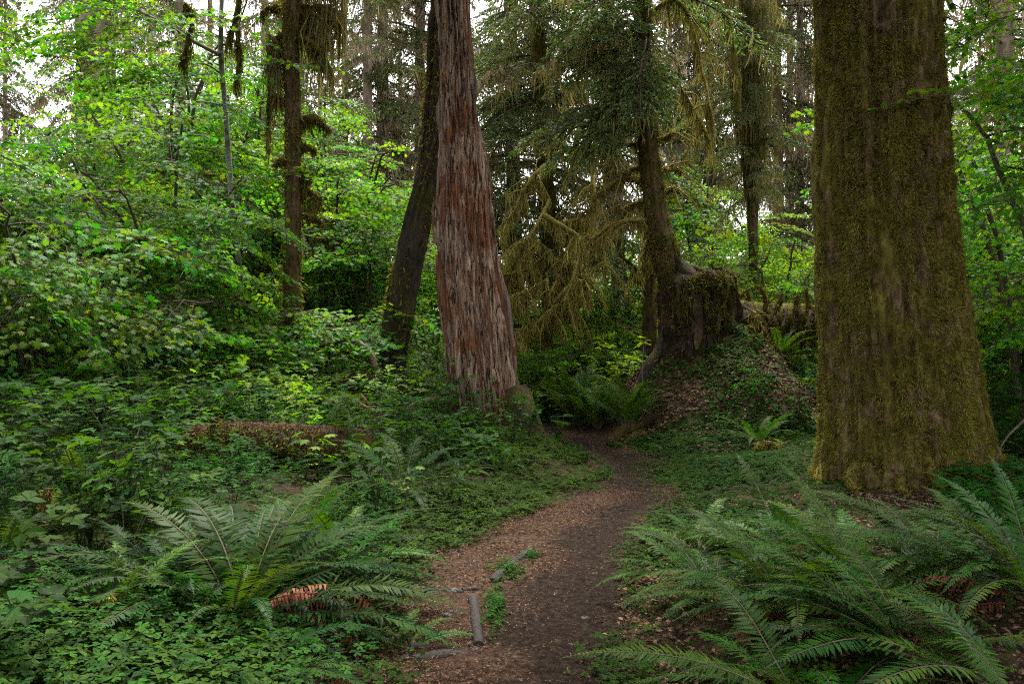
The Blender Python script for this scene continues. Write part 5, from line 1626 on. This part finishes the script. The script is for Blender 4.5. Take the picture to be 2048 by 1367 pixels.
# ================================================================== ground cover nobody could count
def cover(name, n, px0, px1, y0, y1, V, Fc, size, hgt, mat, dens, label, mind=.02, tilt=.25, tint=(0, 1)):
    """small leaves at random over a wedge of ground; dens(x, y) -> 0..1"""
    y = np.sqrt(RNG.uniform(y0 ** 2, y1 ** 2, n))
    x = (RNG.uniform(px0, px1, n) - CX) / F * y
    k = (outside(x, y) > mind) & (RNG.random(n) < dens(x, y))
    x, y = x[k], y[k]
    m = len(x)
    z = ground_h(x, y) + RNG.uniform(*hgt, m)
    a = RNG.uniform(0, 2 * np.pi, m)
    e = 0.05
    sl = np.stack([-(ground_h(x + e, y) - ground_h(x - e, y)) / (2 * e), -(ground_h(x, y + e) - ground_h(x, y - e)) / (2 * e), np.ones(m)], -1)
    rot = frames(np.stack([np.cos(a), np.sin(a), RNG.normal(size=m) * .15], -1), sl + RNG.normal(size=(m, 3)) * tilt)
    g = Geo()
    stamp(g, V, Fc, np.stack([x, y, z], -1), rot, RNG.uniform(size[0], size[1], m), RNG.uniform(*tint, m), 0)
    o = part(name, g.mesh(name, M[mat]), None, kind='stuff')
    o['label'] = label
    return o


cl = lambda x, y: np.clip(.55 + .7 * fbm(x * 1.1, y * 1.1, 0, 3, 80), .05, 1)
edge = lambda x, y: cl(x, y) * np.clip(outside(x, y) * 6, .1, 1)
cover('clover_ground_cover', 26000, 560, 1230, 4.2, 12.5, OXV, OXF, (.045, .085), (.01, .12), 'oxalis', edge, 'wood sorrel carpet between the trail and the snag')
cover('clover_ground_cover', 18000, 1250, 1700, 5.5, 13.0, OXV, OXF, (.045, .085), (.0, .06), 'oxalis', lambda x, y: np.clip(edge(x, y) + .25, 0, 1), 'wood sorrel lawn below the mound')
cover('clover_ground_cover', 15000, 1280, 1660, 12.0, 17.0, OXV, OXF, (.055, .10), (.0, .06), 'oxalis', lambda x, y: np.clip(.15 + .9 * noise(x * .9, y * .9, 0, 81) + .5 * (x > 3.0), .04, .9), 'wood sorrel growing on the mound slope')
cover('clover_ground_cover', 7000, 1230, 2060, 3.0, 6.5, OXV, OXF, (.035, .065), (.0, .10), 'oxalis', edge, 'wood sorrel under the right foreground ferns')
cover('clover_ground_cover', 17000, -60, 800, 2.7, 9, OXV, OXF, (.035, .075), (.0, .20), 'bramble', edge, 'low leaves under the left foreground plants')
def rim(x, y):
    l, r = edges(y)
    return .7 * np.exp(-(np.minimum(np.abs(x - l), np.abs(x - r)) / .10) ** 2) * np.clip(.5 + .9 * noise(x * 2.2, y * 2.2, 0, 86), 0, 1)


cover('clover_ground_cover', 90000, 560, 1400, 3.2, 12.5, OXV, OXF, (.03, .065), (.03, .09), 'oxalis', rim, 'low sorrel creeping over the trail edges', -1)
cover('clover_ground_cover', 3600, -60, 620, 2.7, 4.3, OXV, OXF, (.06, .105), (.02, .14), 'bramble', lambda x, y: np.ones_like(x), 'broad three part leaves in the lower left corner', .1)
cover('leaf_ground_cover', 22000, -80, 1000, 9, 22, STV, STF, (.09, .17), (.03, .45), 'bramble', lambda x, y: np.clip(.6 + .6 * fbm(x * .6, y * .6, 0, 2, 83), 0, 1), 'mixed low leaves in the left woods')
cover('leaf_ground_cover', 9000, 1000, 2150, 14.5, 28, STV, STF, (.10, .2), (.02, .4), 'bramble', lambda x, y: (np.hypot((x - 3.75) / 2.2, (y - 15.2) / 2.5) > .95) * .9, 'mixed low leaves in the woods beyond the mound')
cover('leaf_ground_cover', 5000, 1880, 2150, 6, 15, STV, STF, (.07, .14), (.02, .3), 'bramble', cl, 'mixed low leaves right of the giant trunk')
cover('fallen_leaves', 26000, 1230, 1680, 11.5, 17.0, DRV, DRF, (.035, .08), (.0, .03), 'litter', lambda x, y: np.clip(.7 - .4 * noise(x * .9, y * .9, 0, 81), 0, 1), 'brown leaf litter on the mound', .0, .5)
cover('fallen_leaves', 16000, 1230, 2100, 2.6, 8, DRV, DRF, (.02, .045), (.0, .03), 'litter', lambda x, y: 0 * x + 1, 'brown litter under the right foreground ferns', .0, .6)
cover('fallen_leaves', 9000, 600, 2000, 3.0, 10, DRV, DRF, (.015, .035), (.0, .02), 'litter', lambda x, y: np.clip(1.1 - outside(x, y) * 1.5, .15, 1), 'brown leaf litter along the trail edges', .0, .5)

# grass strip along the edging log and beside the trail bend
def grass(name, cx, cy, rx, ry, n, h, label, kind='oxalis'):
    a = RNG.uniform(0, 2 * np.pi, n); q = np.abs(RNG.normal(size=n)) * .6
    x = cx + rx * q * np.cos(a); y = cy + ry * q * np.sin(a)
    z = np.maximum(trail_z(x, y), ground_h(x, y))
    g = Geo()
    blades(g, np.stack([x, y, z], -1), RNG.normal(size=(n, 3)) * .5 + np.array([0, 0, 1]), RNG.uniform(.3, 1, n) * h, RNG.uniform(.002, .005, n), RNG.uniform(0, 1, n))
    m = n // 2
    p = np.stack([x[:m], y[:m], z[:m] + RNG.uniform(.01, h * .7, m)], -1)
    b = RNG.uniform(0, 6.28, m)
    stamp(g, OXV, OXF, p, frames(np.stack([np.cos(b), np.sin(b), 0 * b], -1), np.array([0, 0, 1]) + RNG.normal(size=(m, 3)) * .25), RNG.uniform(.02, .045, m), RNG.uniform(0, 1, m))
    o = part(name, g.mesh(name, M[kind]), None, kind='stuff')
    o['label'] = label


def flat(px, py):
    d = CAMZ * F / (py - HZ)
    return (px - CX) / F * d, d


x, y = flat(990, 1225); grass('grass', x, y, .065, .40, 420, .06, 'grass and weeds beside the short edging log')
x, y = flat(1015, 1142); grass('grass', x, y, .12, .22, 260, .055, 'weeds beside the dark edging beam')
x, y = flat(1062, 1110); grass('grass', x, y, .07, .16, 120, .055, 'weeds at the far tip of the edging beam')
x, y = flat(1350, 960); grass('grass', x, y + .5, .5, 1.6, 2600, .05, 'short grass at the right side of the trail bend')

# needle litter and crumbs on the trail
def flakes(name, n, y0, y1, dens, mat, size, wid, tint, label):
    y = np.interp(RNG.random(n), [0, 1], [y0, y1]) if y0 > 5 else y0 + (y1 - y0) * RNG.random(n) ** 1.5
    l, r = edges(y)
    x = l - .10 + (r - l + .2) * RNG.random(n)
    k = RNG.random(n) < dens(x, y)
    x, y = x[k], y[k]
    m = len(x)
    z = trail_z(x, y) + .007 + RNG.random(m) * .008
    g = Geo()
    blades(g, np.stack([x, y, z], -1), np.stack([RNG.normal(size=m), RNG.normal(size=m), RNG.normal(size=m) * .12], -1), RNG.uniform(*size, m), RNG.uniform(*wid, m), np.clip(RNG.normal(tint, .22, m), 0, 1), 0, .2, 1)
    o = part(name, g.mesh(name, M[mat]), None, kind='stuff')
    o['label'] = label


flakes('needle_litter', 80000, 2.8, 9.0, lambda x, y: np.clip(litter_amount(x, y) ** 1.3 * (.55 + .6 * noise(x * 4, y * 4, 0, 90)) + .05, 0, 1), 'litter', (.009, .030), (.003, .008), .55, 'rusty fallen needles along the sides of the trail')
flakes('needle_litter', 16000, 8.5, 14.5, lambda x, y: np.clip(litter_amount(x, y) + .08, 0, 1), 'litter', (.012, .028), (.004, .009), .5, 'rusty fallen needles on the far part of the trail')
flakes('dirt_crumbs', 6000, 2.8, 9.0, lambda x, y: np.clip(1.1 - litter_amount(x, y), .1, 1), 'dirtbit', (.006, .014), (.004, .009), .5, 'dark crumbs of soil on the bare tread')

# ================================================================== edging logs, step beams and stones of the trail
def beam(name, label, pts, r, mat='step_wood', up=.45, n=16, group='edging timbers of the trail', cat='log'):
    """a low timber half sunk into the trail; pts are photo pixels on the ground"""
    w = []
    for px, py in pts:
        x, y = flat(px, py)
        w.append((x, y, float(trail_z(x, y)) + r * up))
    base = np.array(w[0])
    g = Geo()
    c = smooth_curve(w, n)
    n = 34
    c = smooth_curve(w, n)
    th = np.linspace(0, 2 * np.pi, 18, endpoint=False)
    c[:, 2] += r * .12 * noise(np.arange(n) * .2, r * 100)
    c[:, 0] += r * .3 * noise(np.arange(n) * .12, r * 100 + 9)
    tube(g, c, r * (1 + .10 * noise(np.arange(n) * .25, 3 + r * 50)) * np.interp(np.linspace(0, 1, n), [0, .03, .97, 1], [.86, 1, 1, .8]), 18)
    V = g.v[0].reshape(n, 18, 3)
    V += (V - c[:, None]) * (.06 * noise(np.cos(th)[None] * 5, np.sin(th)[None] * 5, np.arange(n)[:, None] * .12, 7))[..., None]
    me = g.mesh(name, M[mat], True, base)
    return tag(part(name, me, None, base), label, cat, group)


beam('edging_log', 'short round grey log lying lengthwise in the trail, worn end facing the viewer', [(957, 1296), (953, 1255), (948, 1215), (944, 1196)], .027, up=.2)
beam('edging_beam', 'dark narrow beam edging the step, slanting right and away along the trail', [(985, 1162), (1012, 1138), (1038, 1117), (1064, 1098)], .030, up=-.05)
beam('step_beam', 'dark cross timber of the lowest step at the bottom of the trail', [(805, 1318), (850, 1316), (905, 1312), (962, 1308)], .036, up=-.6)
beam('step_beam', 'short dark timber piece at the middle step', [(926, 1182), (940, 1180), (956, 1179)], .020, up=-.3)
beam('step_beam', 'sunken timber edge running left from the middle step', [(830, 1178), (870, 1182), (925, 1186)], .022, up=-.4)


def stone(px, py, s, label, sq=.45):
    x, y = flat(px, py)
    V = []
    th = np.linspace(0, 2 * np.pi, 11, endpoint=False)
    sd = int(px + py)
    g = Geo()
    rr = 1 + .25 * noise(np.cos(th) * 1.5, np.sin(th) * 1.5, 0, sd)
    rings = [(.0, 1.0), (.55, 1.0), (.9, .82), (1.0, .5)]
    for z, q in rings:
        V += [(s * q * rr[k] * math.cos(th[k]), s * .6 * q * rr[k] * math.sin(th[k]), s * sq * z + .004 * math.sin(k * 2 + sd)) for k in range(11)]
    Fq = [[a * 11 + b, a * 11 + (b + 1) % 11, (a + 1) * 11 + (b + 1) % 11, (a + 1) * 11 + b] for a in range(3) for b in range(11)]
    g.add(V, Fq)
    g.add(V[33:] + [(0, 0, s * sq)], [[k, (k + 1) % 11, 11] for k in range(11)])
    return tag(part('stone', g.mesh('stone', M['stone'], False), None, (x, y, float(trail_z(x, y)) - s * sq * .45), (0, 0, random.uniform(-.5, .5))), label, 'stone', 'stones in the trail')


for px, py, s, lb in [(908, 1106, .035, 'flat grey stone at the upper left edge of the trail'), (945, 1122, .03, 'small flat stone right of the one at the upper left trail edge'), (905, 1184, .05, 'wide flat stone along the middle step'), (893, 1234, .03, 'grey stone on the left step, upper of a close pair'),
                      (908, 1228, .03, 'grey stone on the left step, lower right of a close pair'), (830, 1296, .035, 'dark stone near the lowest step'), (770, 1285, .05, 'upright grey stone at the left border of the trail'), (1130, 905, .06, 'pale stone where the trail bends behind the snag'), (1170, 1232, .025, 'small stone at the right side of the tread'), (1215, 1345, .04, 'stone at the bottom right edge of the trail')]:
    stone(px, py, s, lb)
# fallen twigs on the trail
for k, (a, b, lb) in enumerate([((900, 1108), (955, 1112), 'thin dark twig by the upper left stones'), ((835, 1158), (870, 1164), 'dark twig at the left trail edge'), ((1195, 1262), (1218, 1270), 'pale splinter at the right trail edge'), ((1290, 1040), (1318, 1046), 'twig at the right edge below the bend'), ((1180, 925), (1235, 932), 'dark twig across the bend of the trail'), ((1160, 1035), (1210, 1030), 'twig at the left edge below the bend')]):
    w = []
    for px, py in (a, ((a[0] + b[0]) / 2, (a[1] + b[1]) / 2 - 2), b):
        x, y = flat(px, py)
        w.append((x, y, float(trail_z(x, y)) + .014))
    stick('fallen_twig', lb, [np.array(q) for q in w], .006, .004, 'twig' if k != 2 else 'stick', 0, 'twig', 'twigs on the trail', 8)
